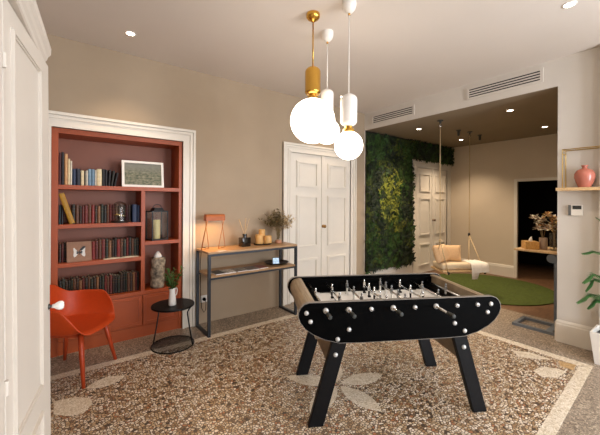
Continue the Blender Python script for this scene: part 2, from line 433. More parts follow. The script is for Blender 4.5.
# ------------------------------------------------------------------ pendants
def pendant(x, y, zc, rg, metal, glow, name, label, rod_r, energy, cap_r, cap_h, canopy):
    t_ = thing(name, label, 'pendant lamp', (x, y, H), 0, None if metal is M_brass else 'white globe pendant lamps')
    z = zc-H
    if canopy == 'brass':
        MB().lathe([(0, 0), (.056, 0), (.058, -.004), (.058, -.028), (.045, -.045), (.018, -.062), (.006, -.07), (0, -.07)], 28).build('canopy', metal, t_, 40)
    else:
        MB().lathe([(0, 0), (.055, 0), (.056, -.03), (.048, -.06), (.03, -.082), (.010, -.094), (0, -.095)], 28).build('canopy', metal, t_, 50)
        MB().lathe([(0, -.092), (.009, -.092), (.009, -.108), (0, -.110)], 14).build('cord_grip', M_brass, t_, True)
    zt = z+rg+.035+cap_h            # top of capsule
    MB().tube([(0, 0, -.06), (0, 0, zt-.005)], rod_r, 8).build('rod', metal if canopy == 'brass' else M_white, t_, True)
    r = cap_r
    zb = zt-cap_h
    prof = [(0, zt)] + [(r*math.sin(a), zt-r*.75*(1-math.cos(a))) for a in [R(q) for q in (15, 30, 45, 60, 75, 90)]]
    if metal is M_brass:
        prof += [(r, zb+.03), (r+.001, zb+.028), (r+.001, zb+.02), (r*.96, zb+.012), (r*.8, zb), (0, zb)]
    else:
        prof += [(r*math.cos(a), zb+r*.75*(1-math.sin(a))) for a in [R(q) for q in (15, 30, 45, 60, 75)]] + [(0, zb)]
    MB().lathe(prof, 32).build('capsule', metal, t_, 45)
    MB().lathe([(0, zb+.004), (.03, zb+.004), (.03, zb-.012), (.045, zb-.02), (.05, z+rg*.93), (0, z+rg*.93)], 24).build('collar', M_brass, t_, 40)
    MB().ball((0, 0, z), rg, 40, 24).build('globe', M_globe, t_, True)
pendant(1.695, 2.077, 2.18, .187, M_brass, 1, 'brass_pendant_lamp', 'large white globe pendant with polished brass rod and capsule', .006, 0, .066, .235, 'brass')
pendant(1.815, 1.775, 1.945, .112, M_white, 1, 'white_pendant_lamp', 'smaller white globe pendant hanging lowest, with white capsule and cord', .004, 0, .067, .26, 'white')
pendant(1.98, 2.215, 2.155, .118, M_white, 1, 'white_pendant_lamp', 'white globe pendant half hidden behind the large brass-capped globe', .004, 0, .06, .24, 'white')

# ------------------------------------------------------------------ bookcase
bk = thing('bookcase', 'terracotta built-in bookcase with open shelves above two cupboard doors', 'bookcase', (0, D, 0))
BD = .345
for a, b in ((NX0, NX0+.054), (NX1-.04, NX1)): MB().box(a, b, 0, BD, 0, NZ-.002, bev=.002).build('side_panel', M_terra, bk)
ix0, ix1 = NX0+.054, NX1-.04
MB().box(ix0, ix1, 0, BD, NZ-.052, NZ-.002, bev=.002).build('top_panel', M_terra, bk)
MB().box(ix0, ix1, BD-.015, BD, .1, NZ-.05).build('back_panel', M_terra_dim, bk)
MB().box(.716, .755, .002, BD-.015, .505, 1.612, bev=.002).build('divider', M_terra, bk)
for a, b, z0, z1 in ((ix0, ix1, 1.612, 1.655), (ix0, .716, 1.228, 1.268), (ix0, .716, .848, .89), (.755, ix1, 1.012, 1.052), (ix0, ix1, .465, .505)):
    MB().box(a, b, 0, BD-.015, z0, z1, bev=.002).build('shelf', M_terra, bk)
MB().box(ix0, ix1, .01, BD-.02, 0, .125).build('plinth', M_terra, bk)
MB().box(ix0, ix1, .024, BD-.02, .125, .465).build('cabinet_carcass', M_terra, bk)
for a, b in ((ix0, .733), (.737, ix1)):
    d_ = MB(); d_.box(a+.002, b-.002, 0, .022, .13, .461, bev=.003)
    frame_rect(d_, a+.03, b-.03, .16, .435, .012, 0, .006)
    d_.build('cupboard_door', M_terra, bk)
SY = D      # shelf front plane

# ------------------------------------------------------------------ books
def book_mat(name, col, gold=False, label=None):
    if name in MATS: return MATS[name]
    m = mat(name, col, .5, var=.18, scale=30)
    if gold:
        nt = m.node_tree; N = nt.nodes; L = nt.links; b = N['Principled BSDF']
        tc = N.new('ShaderNodeTexCoord'); sp = N.new('ShaderNodeSeparateXYZ'); L.new(tc.outputs['Generated'], sp.inputs['Vector'])
        cr = N.new('ShaderNodeValToRGB'); cr.color_ramp.interpolation = 'CONSTANT'
        el = cr.color_ramp.elements
        stops = [(0, 0), (.08, .4), (.095, 0), (.62, .5), (.635, 0), (.78, .6), (.795, 0), (.92, .4), (.935, 0)]
        while len(el) < len(stops): el.new(.5)
        for e, (p, v) in zip(list(el), stops): e.position = p
        for e, (p, v) in zip(sorted(el, key=lambda q: q.position), stops): e.color = (v, v, v, 1)
        L.new(sp.outputs['Z'], cr.inputs['Fac'])
        mx = N.new('ShaderNodeMix'); mx.data_type = 'RGBA'; mx.inputs['B'].default_value = lin('#8a6a3a')
        L.new(cr.outputs['Color'], mx.inputs['Factor'])
        old = [n for n in N if n.type == 'VALTORGB' and n is not cr][0]
        L.new(old.outputs['Color'], mx.inputs['A']); L.new(mx.outputs['Result'], b.inputs['Base Color'])
    MATS[name] = m
    return m
def book(x, w, h, depth, y, z, m_, label, group, lean=0.):
    """spine faces the room; lean in degrees to the right (+) or left"""
    t_ = thing('book', label, 'book', (x, y, z), 0, group)
    t_.rotation_euler = (0, R(lean), 0)
    c = .0025
    b = MB()
    hw = w/2
    sp = [(-hw, .006), (-hw*.7, .001), (0, -.001), (hw*.7, .001), (hw, .006)]
    out = sp+[(hw, depth), (hw-c, depth), (hw-c, .008), (-hw+c, .008), (-hw+c, depth), (-hw, depth)]
    b.prism(out, 'z', 0, h)
    b.build('cover', m_, t_)
    MB().box(-hw+c, hw-c, .008, depth-.004, .003, h-.004).build('pages', M_page, t_)
    return t_
ORD = ['first', 'second', 'third', 'fourth', 'fifth', 'sixth', 'seventh', 'eighth', 'ninth', 'tenth', 'eleventh', 'twelfth', 'thirteenth', 'fourteenth', 'fifteenth', 'sixteenth', 'seventeenth', 'eighteenth', 'nineteenth', 'twentieth', 'twenty-first', 'twenty-second', 'twenty-third', 'twenty-fourth', 'twenty-fifth', 'twenty-sixth', 'twenty-seventh', 'twenty-eighth', 'twenty-ninth', 'thirtieth', 'thirty-first', 'thirty-second', 'thirty-third', 'thirty-fourth', 'thirty-fifth', 'thirty-sixth']
BC = {'maroon': '#4a1f22', 'black': '#17161a', 'tan': '#c59a6c', 'cream': '#d9c9a2', 'navy blue': '#1b2a48', 'dark navy': '#191c2c', 'pale blue': '#6d8aa0', 'white': '#ddd6c6', 'grey': '#7c786c', 'teal': '#1e3a40', 'dark blue': '#1c2a4a', 'charcoal': '#26241f'}
for k, v in list(BC.items()): book_mat('book_'+k.replace(' ', '_'), v)
top = [(-.010, .018, .315, 'maroon'), (.009, .024, .322, 'black'), (.035, .026, .308, 'tan'), (.062, .019, .262, 'cream'), (.082, .015, .243, 'white'),
       (.098, .030, .165, 'navy blue'), (.129, .036, .170, 'dark navy'), (.168, .028, .152, 'cream'), (.200, .012, .148, 'grey'), (.213, .015, .155, 'white'), (.230, .029, .172, 'pale blue'),
       (.260, .027, .170, 'pale blue'), (.289, .014, .163, 'white'), (.306, .044, .177, 'cream'), (.353, .024, .178, 'black'), (.378, .022, .174, 'black')]
gp = 'paperbacks and hardbacks on the top shelf'
for i, (x, w, h, c) in enumerate(top):
    tall = 'tall' if h > .24 else 'small'
    book(x+w/2, w-.001, h, .15, SY+.055, 1.655, MATS['book_'+c.replace(' ', '_')], '%s %s book, %s from the left on the top shelf' % (tall, c, ORD[i]), gp)
for i, (x, w, h, c, ln) in enumerate(((.404, .022, .170, 'black', 3), (.429, .022, .165, 'charcoal', 7), (.456, .020, .150, 'black', 11))):
    book(x+w/2, w-.002, h, .14, SY+.055, 1.656+.003*math.sin(R(ln)), MATS['book_'+c], '%s book leaning right, %s of three beside the white picture' % (c, ORD[i]), gp, ln)
# leather volumes
LE = [('dark red', '#571a16'), ('brown', '#55301c'), ('dark brown', '#301c13'), ('oxblood', '#651c18'), ('black', '#16100d'), ('dark green', '#1f2419'), ('tan brown', '#7a5030'), ('red', '#7c1f1b')]
for nm, c in LE: book_mat('leather_'+nm.replace(' ', '_'), c, True)
LED = dict(LE)
def row(x0, x1, n, hmin, hmax, y, z, where, gp, seq=None, d=.13, seed=1):
    q = random.Random(seed)
    ws = [q.uniform(.8, 1.2) for _ in range(n)]; s_ = sum(ws); x = x0
    for i in range(n):
        w = ws[i]/s_*(x1-x0)
        nm = seq[i % len(seq)] if seq else q.choice(LE)[0]
        book(x+w/2, w-.0012, q.uniform(hmin, hmax), d, y+q.uniform(0, .008), z, MATS['leather_'+nm.replace(' ', '_')],
             '%s leather-bound volume, %s from the left %s' % (nm, ORD[i], where), gp)
        x += w
g2 = 'leather-bound volumes on the second shelf'
book(.0005, .014, .19, .14, SY+.06, 1.268, MATS['book_teal'], 'teal book on the second shelf, leftmost behind the leaning gold volume', g2)
book(.019, .018, .19, .14, SY+.06, 1.268, MATS['book_black'], 'black book on the second shelf, just behind the leaning gold volume', g2)
gold = book(.060, .046, .31, .02, SY+.020, 1.272, book_mat('book_gold', '#a4781c'), 'large golden yellow book leaning left on the second shelf', g2, -17)
gold.location = (.100, SY+.016, 1.2755)
row(.094, .50, 15, .178, .196, SY+.065, 1.268, 'in the second shelf row', g2, ['black', 'brown', 'dark brown', 'dark red', 'oxblood', 'brown', 'red', 'dark brown', 'tan brown', 'dark green', 'black', 'brown', 'oxblood', 'dark red', 'brown'], seed=2)
row(.505, .632, 5, .178, .194, SY+.105, 1.268, 'of those behind the glass dome', g2, ['dark brown', 'brown', 'black', 'dark red', 'dark brown'], .12, seed=3)
book(.661, .044, .195, .14, SY+.06, 1.268, MATS['book_dark_blue'], 'wide dark blue book on the second shelf beside the glass dome', g2)
book(.700, .026, .185, .14, SY+.06, 1.268, MATS['book_navy_blue'], 'narrow blue book against the divider, rightmost on the second shelf', g2)
g3 = 'leather-bound volumes on the third shelf'
row(-.008, .055, 3, .178, .195, SY+.075, .89, 'among those left of the butterfly picture', g3, ['dark brown', 'dark red', 'black'], seed=4)
row(.058, .262, 7, .170, .180, SY+.135, .89, 'of those behind the butterfly picture', g3, ['brown', 'dark brown', 'oxblood', 'black', 'brown', 'dark red', 'brown'], .12, seed=8)
row(.266, .712, 16, .188, .214, SY+.075, .89, 'among those right of the butterfly picture', g3, ['red', 'dark red', 'brown', 'oxblood', 'dark green', 'tan brown', 'dark brown', 'black', 'red', 'brown', 'dark green', 'oxblood', 'black', 'brown', 'dark green', 'black'], seed=5)
g4 = 'leather-bound volumes on the lowest shelf'
row(-.008, .712, 30, .185, .218, SY+.075, .505, 'on the lowest shelf', g4, ['black', 'dark green', 'dark brown', 'black', 'dark green', 'brown', 'dark brown', 'tan brown', 'dark red', 'black', 'brown', 'dark green', 'dark brown', 'tan brown', 'black', 'dark green', 'oxblood', 'brown', 'dark red', 'dark brown'], seed=6)

# white framed landscape on top shelf
pf = thing('framed_landscape_picture', 'white framed grey-green landscape picture standing on the top shelf', 'picture', (.748, SY+.050, 1.6555), 0)
pf.rotation_euler = (R(-7), 0, 0)
f = MB(); frame_rect(f, -.213, .213, 0, .292, .024, .012, .02); f.build('frame', M_white, pf)
pm = bpy.data.materials.new('landscape_print'); pm.use_nodes = True
nt = pm.node_tree; N = nt.nodes; L = nt.links; b = N['Principled BSDF']; b.inputs['Roughness'].default_value = .5
tc = N.new('ShaderNodeTexCoord'); no = N.new('ShaderNodeTexNoise'); no.inputs['Scale'].default_value = 9; no.inputs['Detail'].default_value = 6
mp = N.new('ShaderNodeMapping'); mp.inputs['Scale'].default_value = (1.6, 1, 3.4); L.new(tc.outputs['Generated'], mp.inputs['Vector'])
mp.inputs['Scale'].default_value = (1.2, 1, 1.6)
L.new(mp.outputs['Vector'], no.inputs['Vector'])
cr = N.new('ShaderNodeValToRGB'); cr.color_ramp.elements[0].position = .36; cr.color_ramp.elements[0].color = lin('#454c34'); cr.color_ramp.elements[1].position = .68; cr.color_ramp.elements[1].color = lin('#8b866c')
L.new(no.outputs['Fac'], cr.inputs['Fac'])
sp = N.new('ShaderNodeSeparateXYZ'); L.new(tc.outputs['Generated'], sp.inputs['Vector'])
sk = N.new('ShaderNodeValToRGB'); sk.color_ramp.elements[0].position = .5; sk.color_ramp.elements[0].color = (0, 0, 0, 1); sk.color_ramp.elements[1].position = .85; sk.color_ramp.elements[1].color = (.85, .85, .85, 1)
L.new(sp.outputs['Z'], sk.inputs['Fac'])
mx = N.new('ShaderNodeMix'); mx.data_type = 'RGBA'; L.new(sk.outputs['Color'], mx.inputs['Factor']); L.new(cr.outputs['Color'], mx.inputs['A']); mx.inputs['B'].default_value = lin('#78776c')
L.new(mx.outputs['Result'], b.inputs['Base Color'])
MB().box(-.19, .19, .004, .011, .023, .269).build('print', pm, pf)

# glass dome
cl = thing('glass_dome', 'glass dome with a brass twig inside, standing on the second shelf', 'cloche', (.516, SY+.052, 1.268), 0)
MB().lathe([(0, 0), (.08, 0), (.082, .004), (.082, .014), (.078, .018), (0, .018)], 32).build('base', M_tray, cl, 40)
dome = [(.074, .018), (.074, .155)] + [(.074*math.cos(a), .155+.074*math.sin(a)) for a in [R(q) for q in (15, 30, 45, 60, 75, 90)]]
inn = [(r_-.0022 if r_ > .003 else 0, z-.002) for r_, z in dome][::-1]
MB().lathe(dome+inn, 32).build('glass_bell', M_glass, cl, True)
MB().tube([(-.055, 0, .082), (-.02, .005, .088), (.02, 0, .075), (.058, -.004, .070)], [.006, .009, .008, .004], 8).build('twig', M_brass2, cl, True)
MB().tube([(0, 0, .016), (.004, 0, .05), (0, 0, .082)], .004, 8).build('support', M_chrome, cl, True)
# lantern with candle
la = thing('candle_lantern', 'dark metal candle lantern with glass sides on the narrow right-hand shelf', 'lantern', (.905, SY+.11, 1.052), R(13))
MB().box(-.095, .095, -.08, .08, 0, .014, bev=.002).build('base', M_metal, la)
f = MB()
for sx in (-1, 1):
    for sy in (-1, 1): f.box(sx*.089-.005, sx*.089+.005, sy*.074-.005, sy*.074+.005, .014, .33)
f.box(-.095, .095, -.08, -.07, .325, .337).box(-.095, .095, .07, .08, .325, .337).box(-.095, -.085, -.07, .07, .325, .337).box(.085, .095, -.07, .07, .325, .337)
f.build('frame', M_metal, la)
g = MB()
for sx in (-1, 1): g.box(sx*.089-.001, sx*.089+.001, -.068, .068, .016, .324)
for sy in (-1, 1): g.box(-.083, .083, sy*.074-.001, sy*.074+.001, .016, .324)
g.build('glass_panes', M_glass, la)
MB().loft([[(-.06, -.05, .337), (.06, -.05, .337), (.06, .05, .337), (-.06, .05, .337)], [(-.045, -.038, .372), (.045, -.038, .372), (.045, .038, .372), (-.045, .038, .372)]]).build('chimney_cap', M_metal, la)
MB().tube([(.05*math.cos(a), 0, .37+.04*math.sin(a)) for a in [PI*k/10 for k in range(11)]], .004, 6).build('handle', M_metal, la, True)
cd = thing('pillar_candle', 'cream pillar candle inside the dark lantern', 'candle', (.897, SY+.10, 1.0665), 0)
MB().lathe([(0, 0), (.037, 0), (.038, .004), (.038, .212), (.034, .217), (.02, .212), (0, .211)], 24).build('wax', M_cream, cd, 40)
MB().tube([(0, 0, .21), (.001, 0, .226)], .0015, 6).build('wick', M_tray, cd)
# kraft butterfly picture
kp = thing('butterfly_picture', 'brown card picture of a black and white butterfly on the third shelf', 'picture', (.160, SY+.030, .8905), R(4))
kp.rotation_euler = (R(-9), 0, R(3))
MB().box(-.104, .104, 0, .014, 0, .20, bev=.003).build('card', mat('kraft_card', '#94705a', .8, var=.1, scale=30), kp)
w = MB()
for s_ in (-1, 1):
    w.prism([(s_*.004, .088), (s_*.044, .142), (s_*.050, .132), (s_*.046, .098), (s_*.050, .064), (s_*.044, .046), (s_*.028, .054), (s_*.004, .094)], 'y', -.0015, .002)
w.build('wings', mat('butterfly_white', '#d9d6d0', .6), kp)
w = MB()
for s_ in (-1, 1):
    w.prism([(s_*.002, .092), (s_*.016, .106), (s_*.03, .098), (s_*.018, .092), (s_*.028, .084), (s_*.014, .076)], 'y', -.003, .001)
w.prism([(.0, .118), (.030, .150), (.050, .152), (.050, .140), (.02, .108)], 'y', -.003, .001)
w.box(-.004, .004, -.004, .001, .07, .112)
w.build('body_markings', mat('butterfly_black', '#1a1a1c', .5), kp)
# open booklet lying on shelf edge
bo = thing('open_booklet', 'pale open booklet lying at the right of the third shelf', 'booklet', (.53, SY+.035, .8905), R(2))
b1 = MB()
for s_ in (-1, 1):
    b1.prism([(0, .001), (s_*.02, .007), (s_*.08, .008), (s_*.165, .003), (s_*.165, .0), (0, 0)], 'y', -.028, .035)
b1.build('pages', M_page, bo)
MB().box(-.168, .168, -.031, .036, -.0004, .0006).build('cover', M_oak, bo)
# bark column
bkm = mat('mottled_bark', '#8d8170', .9, var=.8, scale=20, bump=1., bscale=40)
bc = thing('bark_column', 'mottled grey-brown bark column topped by a white cone', 'ornament', (.910, SY+.09, .5055), 0)
rings = []
for i in range(31):
    z = .345*i/30; ring = []
    for k in range(36):
        a = 2*PI*k/36
        r_ = .075+.012*noise.noise(Vector((math.cos(a)*1.6, math.sin(a)*1.6, z*14)))+.010*noise.noise(Vector((math.cos(a)*4, math.sin(a)*4, z*40)))
        if i in (0, 30): r_ *= .93
        ring.append((r_*math.cos(a), r_*math.sin(a), z))
    rings.append(ring)
MB().loft(rings).build('bark', bkm, bc, True)
MB().lathe([(0, .34), (.042, .345), (.046, .36), (.03, .385), (.012, .41), (0, .416)], 20).build('cone', M_porc, bc, True)

# ------------------------------------------------------------------ orange armchair
ch = thing('shell_armchair', 'orange-red moulded shell armchair with four tapered legs in front of the bookcase', 'armchair', (.10, 3.40, 0), R(-35))
# local +x is the front
def rimz(th):       # th = 0 front .. pi back
    a = abs(th)
    def sm(e0, e1, x):
        t_ = max(0, min(1, (x-e0)/(e1-e0))); return t_*t_*(3-2*t_)
    return .425+.215*sm(R(38), R(78), a)+.105*sm(R(125), R(160), a)
def rimr(th):
    a = abs(th); c, s_ = math.cos(th), math.sin(th)
    ex = 2.8
    ax = .285 if c > 0 else .265
    return 1.0/((abs(c)/ax)**ex+(abs(s_)/.305)**ex)**(1/ex)
NT, NV = 72, 22
rings = []
for j in range(NV+1):
    v = j/NV; ring = []
    for k in range(NT):
        th = 2*PI*k/NT - PI
        rr = rimr(th); zr = rimz(th)
        hh = zr-.425
        # radial fraction and height along the section
        if v < .62:
            q = v/.62; r_ = rr*(.80 if hh > .02 else .84)*q
            z = .418+.012*q*q
        else:
            q = (v-.62)/.38
            r0 = rr*(.80 if hh > .02 else .84)
            wgt = min(1, hh/.12)
            bulge = .8+.2*math.sin(q*PI/2)
            r_ = r0+(rr*(1.0+.05*wgt*0)-r0)*(math.sin(q*PI/2)*wgt+q*(1-wgt))
            z = .43+hh*(1-math.cos(q*PI/2))**.8*wgt+(zr-.43)*q*(1-wgt) - .012*(1-wgt)*q*q
        ring.append((r_*math.cos(th), r_*math.sin(th), z))
    rings.append(ring)
mb = MB()
cv = mb.bm.verts.new((0, 0, .418))
V = [[mb.bm.verts.new(p) for p in r] for r in rings[1:]]
for k in range(NT): mb.face([cv, V[0][k], V[0][(k+1) % NT]])
for a, b in zip(V, V[1:]):
    for k in range(NT): mb.face([a[k], a[(k+1) % NT], b[(k+1) % NT], b[k]])
sh_ = mb.build('shell', M_chair, ch, True)
so = sh_.modifiers.new('thick', 'SOLIDIFY'); so.thickness = .012; so.offset = 1
su = sh_.modifiers.new('smooth', 'SUBSURF'); su.levels = 1; su.render_levels = 1
ss = MB()
for a in (45, -45, 135, -135):
    ca, sa = math.cos(R(a)), math.sin(R(a))
    ss.box(-.19, .19, -.018, .018, -.012, .012, Matrix.Translation((0, 0, .392)) @ Matrix.Rotation(R(a), 4, 'Z')) if a in (45, -45) else None
ss.box(-.17, .17, -.165, -.14, .375, .405).box(-.17, .17, .14, .165, .375, .405).box(.14, .165, -.165, .165, .375, .405).box(-.165, -.14, -.165, .165, .375, .405)
ss.build('under_frame', M_chairleg, ch)
for sx in (1, -1):
    for sy in (1, -1):
        MB().tube([(sx*.165, sy*.165, .405), (sx*.19, sy*.19, .25), (sx*.235, sy*.235, 0)], [.021, .020, .013], 12).build('leg', M_chairleg, ch, True)

# ------------------------------------------------------------------ round side table + jug
st = thing('round_side_table', 'small round black side table with a wire basket base', 'side table', (.950, 3.455, 0), 0)
MB().lathe([(0, .405), (.205, .405), (.212, .409), (.213, .418), (.210, .424), (0, .424)], 56).build('tabletop', M_blackleg, st, 40)
w = MB()
w.tube([(.208*math.cos(2*PI*k/48), .208*math.sin(2*PI*k/48), .006) for k in range(48)], .006, 8, True)
w.build('base_ring', M_metal, st, True)
w = MB()
for k in range(27):
    x = -.2+.4*k/26; yy = math.sqrt(max(0, .207**2-x*x)); ca, sa = math.cos(R(-37)), math.sin(R(-37)); w.tube([(x*ca+yy*sa, x*sa-yy*ca, .006), (x*ca-yy*sa, x*sa+yy*ca, .006)], .0024, 5)
w.build('base_grid', M_metal, st, True)
for k in range(2):
    a = R(-37+180*k)
    for da in (0,):
        ca, sa = math.cos(a+R(da)), math.sin(a+R(da))
        prof = [(.205, .006), (.172, .19), (.152, .32), (.152, .345), (.168, .375), (.19, .405)]
        MB().tube([(r_*ca, r_*sa, z) for r_, z in prof], .0075, 8).build('leg', M_metal, st, True)
ju = thing('white_jug', 'slim white porcelain jug on the round black side table', 'jug', (.935, 3.43, .4242), R(20))
MB().lathe([(0, 0), (.035, 0), (.038, .01), (.037, .05), (.030, .12), (.028, .15), (.034, .178), (.031, .178), (.025, .15), (.027, .12), (.033, .05), (.033, .012), (0, .01)], 28).build('body', M_porc, ju, True)
MB().tube([(.029, 0, .165), (.052, 0, .168), (.058, 0, .14), (.050, 0, .10), (.034, 0, .085)], .005, 8).build('handle', M_porc, ju, True)

def leaf_blade(mb, p, d, up, ln, w, droop=.15):
    d = Vector(d).normalized(); up = Vector(up); s = d.cross(up)
    if s.length < 1e-3: s = d.orthogonal()
    s.normalize(); n_ = s.cross(d).normalized()
    p = Vector(p)
    pts = [(0, .12), (.25, .8), (.5, 1.), (.75, .7), (1, .03)]
    Lr = []; Rr = []; Cr = []
    for t_, k in pts:
        c = p+d*ln*t_-n_*droop*ln*t_*t_
        Cr.append(mb.bm.verts.new(c-n_*.08*w*k)); Lr.append(mb.bm.verts.new(c+s*w*.5*k)); Rr.append(mb.bm.verts.new(c-s*w*.5*k))
    for i in range(len(pts)-1):
        mb.face([Lr[i], Lr[i+1], Cr[i+1], Cr[i]]); mb.face([Cr[i], Cr[i+1], Rr[i+1], Rr[i]])
def rdir(q, tilt=1.):
    a = q.uniform(0, 2*PI); z = q.uniform(-.2, 1)*tilt; r_ = math.sqrt(max(0, 1-z*z)); return Vector((r_*math.cos(a), r_*math.sin(a), z))

sg = thing('green_sprig', 'leafy green sprigs standing in the white jug', 'plant', (.935, 3.43, .445), 0)
q = random.Random(3); sm_ = MB(); lm = MB()
for i in range(12):
    a = 2*PI*i/12+q.uniform(-.3, .3); sp_ = q.uniform(.02, .12); hh = q.uniform(.22, .38)
    P = [Vector((.008*math.cos(a), .008*math.sin(a), .01)), Vector((.014*math.cos(a), .014*math.sin(a), .15)), Vector((sp_*.6*math.cos(a), sp_*.6*math.sin(a), .15+(hh-.15)*.6)), Vector((sp_*math.cos(a), sp_*math.sin(a), hh))]
    sm_.tube(P, [.002, .002, .0015, .001], 5)
    for j in range(16):
        t_ = j/15; c = P[1].lerp(P[2], t_*2) if t_ < .5 else P[2].lerp(P[3], t_*2-1)
        d = rdir(q, .8)+Vector((math.cos(a), math.sin(a), .4))*.5
        leaf_blade(lm, c, d, (0, 0, 1), q.uniform(.035, .055), q.uniform(.014, .024))
sm_.build('stems', M_leaf, sg); lm.build('leaves', M_leaf, sg, True)

# ------------------------------------------------------------------ console table
cx0, cx1, cy0, cy1, ct = 1.305, 2.52, 3.395, 3.795, .937
cs = thing('console_table', 'narrow console table with oak top, oak shelf and charcoal steel frame', 'console table', (cx0, cy0, 0))
W, DD = cx1-cx0, cy1-cy0
MB().box(0, W, 0, DD, ct-.022, ct, bev=.002).build('tabletop', M_oak, cs)
MB().box(.03, W-.03, .006, DD-.006, .650, .672, bev=.002).build('shelf', M_oak, cs)
f = MB(); f.box(0, W, 0, .028, ct-.048, ct-.0225).box(0, W, DD-.028, DD, ct-.048, ct-.0225)
f.box(.03, W-.03, .004, .024, .628, .6495).box(.03, W-.03, DD-.024, DD-.004, .628, .6495)
f.build('rails', M_steel, cs)
for x in (0, W-.03):
    MB().box(x, x+.03, 0, .03, 0, ct-.0485).build('leg', M_steel, cs)
    MB().box(x, x+.03, DD-.03, DD, 0, ct-.0485).build('leg', M_steel, cs)
    MB().box(x, x+.03, .03, DD-.03, 0, .03).build('floor_bar', M_steel, cs)
# desk lamp
ZT = ct
lp = thing('table_lamp', 'orange leather table lamp with thin copper wire legs, lit, on the console', 'lamp', (1.475, 3.65, ZT), R(0))
hw = .135
shp = [(-.045, .335)] + [(-.045+.02*(1-math.cos(a))-.0, .385+.025*math.sin(a)) for a in (0, R(45), R(90))] + [(.045-.02*(1-math.cos(a)), .385+.025*math.sin(a)) for a in (R(90), R(45), 0)] + [(.045, .335), (.040, .335), (.040, .383), (.026, .404), (-.026, .404), (-.040, .383), (-.040, .335)]
MB().prism(shp, 'x', -.112, .112).build('shade', M_copper, lp)
for x in (-.1155, .1125): MB().prism([(-.044, .336), (.044, .336), (.044, .384), (.026, .407), (-.026, .407), (-.044, .384)], 'x', x, x+.004).build('shade_end', M_copper, lp)
MB().box(-.105, .105, -.02, .02, .352, .364).build('light_tube', M_glow, lp)
w = MB()
for (xa, xf, ya, yf, r_) in ((-.10, -.172, -.03, -.04, .0055), (-.10, -.048, .03, .05, .003), (.105, .032, -.03, -.04, .003), (.105, .158, .03, .05, .003)):
    w.tube([(xf, yf, .003), (xa, ya, .34), (xa, 0, .405)], r_, 6)
w.tube([(-.172, -.04, .003), (-.048, .05, .003)], .003, 6); w.tube([(.032, -.04, .003), (.158, .05, .003)], .003, 6)
w.build('wire_legs', M_wire, lp, True)
l = bpy.data.lights.new('lamp_tube_light', 'AREA'); l.shape = 'RECTANGLE'; l.size = .2; l.size_y = .05; l.energy = 2.4; l.color = lin('#ffc078')[:3]
o = bpy.data.objects.new('lamp_tube_light', l); COL.objects.link(o); o.location = (1.475, 3.65, ZT+.345)
tag(MB().box(-.055, .055, -.03, .03, 0, .0015).build('white_card', M_porc, None, None, (1.47, 3.44, ZT), R(15)), 'small white card lying on the console in front of the orange lamp', 'card')
# reed diffuser
rd = thing('reed_diffuser', 'smoked dark glass reed diffuser bottle on the console', 'diffuser', (1.86, 3.62, ZT), R(8))
MB().box(-.062, .062, -.05, .05, .0, .115, bev=.012).build('bottle', M_smoke, rd, 30)
MB().lathe([(0, .11), (.026, .112), (.024, .135), (.028, .137), (.028, .158), (0, .158)], 20).build('neck', M_smoke, rd, 40)
w = MB()
for dx, dy in ((-.085, .01), (-.065, .03), (.02, .0), (.055, -.02), (.035, .03)): w.tube([(-dx*.18, -dy*.1, .1), (dx, dy, .36-abs(dx)*.2)], .0028, 6)
w.build('reeds', M_lightoak, rd)
# candles on tray
tr_ = thing('candle_tray', 'dark oval tray under three amber candles on the console', 'tray', (2.14, 3.645, ZT), R(5))
MB().loft([[(k_*.135*math.cos(2*PI*k/36), k_*.09*math.sin(2*PI*k/36), z) for k in range(36)] for k_, z in ((.9, 0), (1, .012), (1.02, .02), (.96, .02), (.92, .008), (.02, .007))]).build('dish', M_tray, tr_, 40)
for (x, y, r_, h, lb) in ((2.075, 3.63, .050, .128, 'left amber candle on the dark tray, medium height'), (2.150, 3.69, .043, .185, 'tallest amber candle, at the back of the dark tray'), (2.200, 3.625, .053, .105, 'short wide amber candle, nearest the dried bouquet on the tray')):
    c_ = thing('amber_candle', lb, 'candle', (x, y, ZT+.009), 0, 'candles on the console tray')
    MB().lathe([(0, 0), (r_*.96, 0), (r_, .006), (r_, h-.012), (r_*.9, h), (r_*.6, h-.006), (0, h-.008)], 24).build('wax', M_candle, c_, 50)
    MB().tube([(0, 0, h-.01), (.002, 0, h+.008)], .0015, 5).build('wick', M_tray, c_)
# bouquet
vs = thing('bouquet_vase', 'small glass vase with rosy base on the right end of the console', 'vase', (2.385, 3.65, ZT), 0)
MB().lathe([(0, 0), (.044, 0), (.046, .01), (.042, .04), (.03, .045), (0, .045)], 24).build('base', mat('rosy_glaze', '#b98364', .4), vs, True)
MB().lathe([(.026, .044), (.024, .08), (.027, .145), (.025, .145), (.022, .08), (.024, .046)], 24).build('neck', M_glass, vs, True)
bq = thing('dried_bouquet', 'olive and straw dried flower bouquet in the small console vase', 'dried flowers', (2.385, 3.65, ZT), 0)
q = random.Random(11); sm_ = MB(); m1 = MB(); m2 = MB()
for i in range(64):
    a = q.uniform(0, 2*PI); rr = q.uniform(.05, 1)**.7
    tip = Vector((math.cos(a)*.235*rr, math.sin(a)*.13*rr, .40-.13*rr*rr+q.uniform(-.06, .07)))
    if i == 0: tip = Vector((.27, -.02, .315))
    if i == 1: tip = Vector((-.275, 0, .33))
    sm_.tube([(tip.x*.05, tip.y*.05, .05), (tip.x*.16, tip.y*.16, .17), tip*.9, tip], [.0016, .0016, .001, .0008], 4)
    mb = m2 if (tip.x > .02 and q.random() < .75) else m1
    for j in range(22):
        c = Vector((tip.x*.16, tip.y*.16, .17)).lerp(tip, q.uniform(.45, 1.05))
        leaf_blade(mb, c+Vector((q.uniform(-.012, .012),)*3), rdir(q), (0, 0, 1), q.uniform(.022, .04), q.uniform(.014, .024))
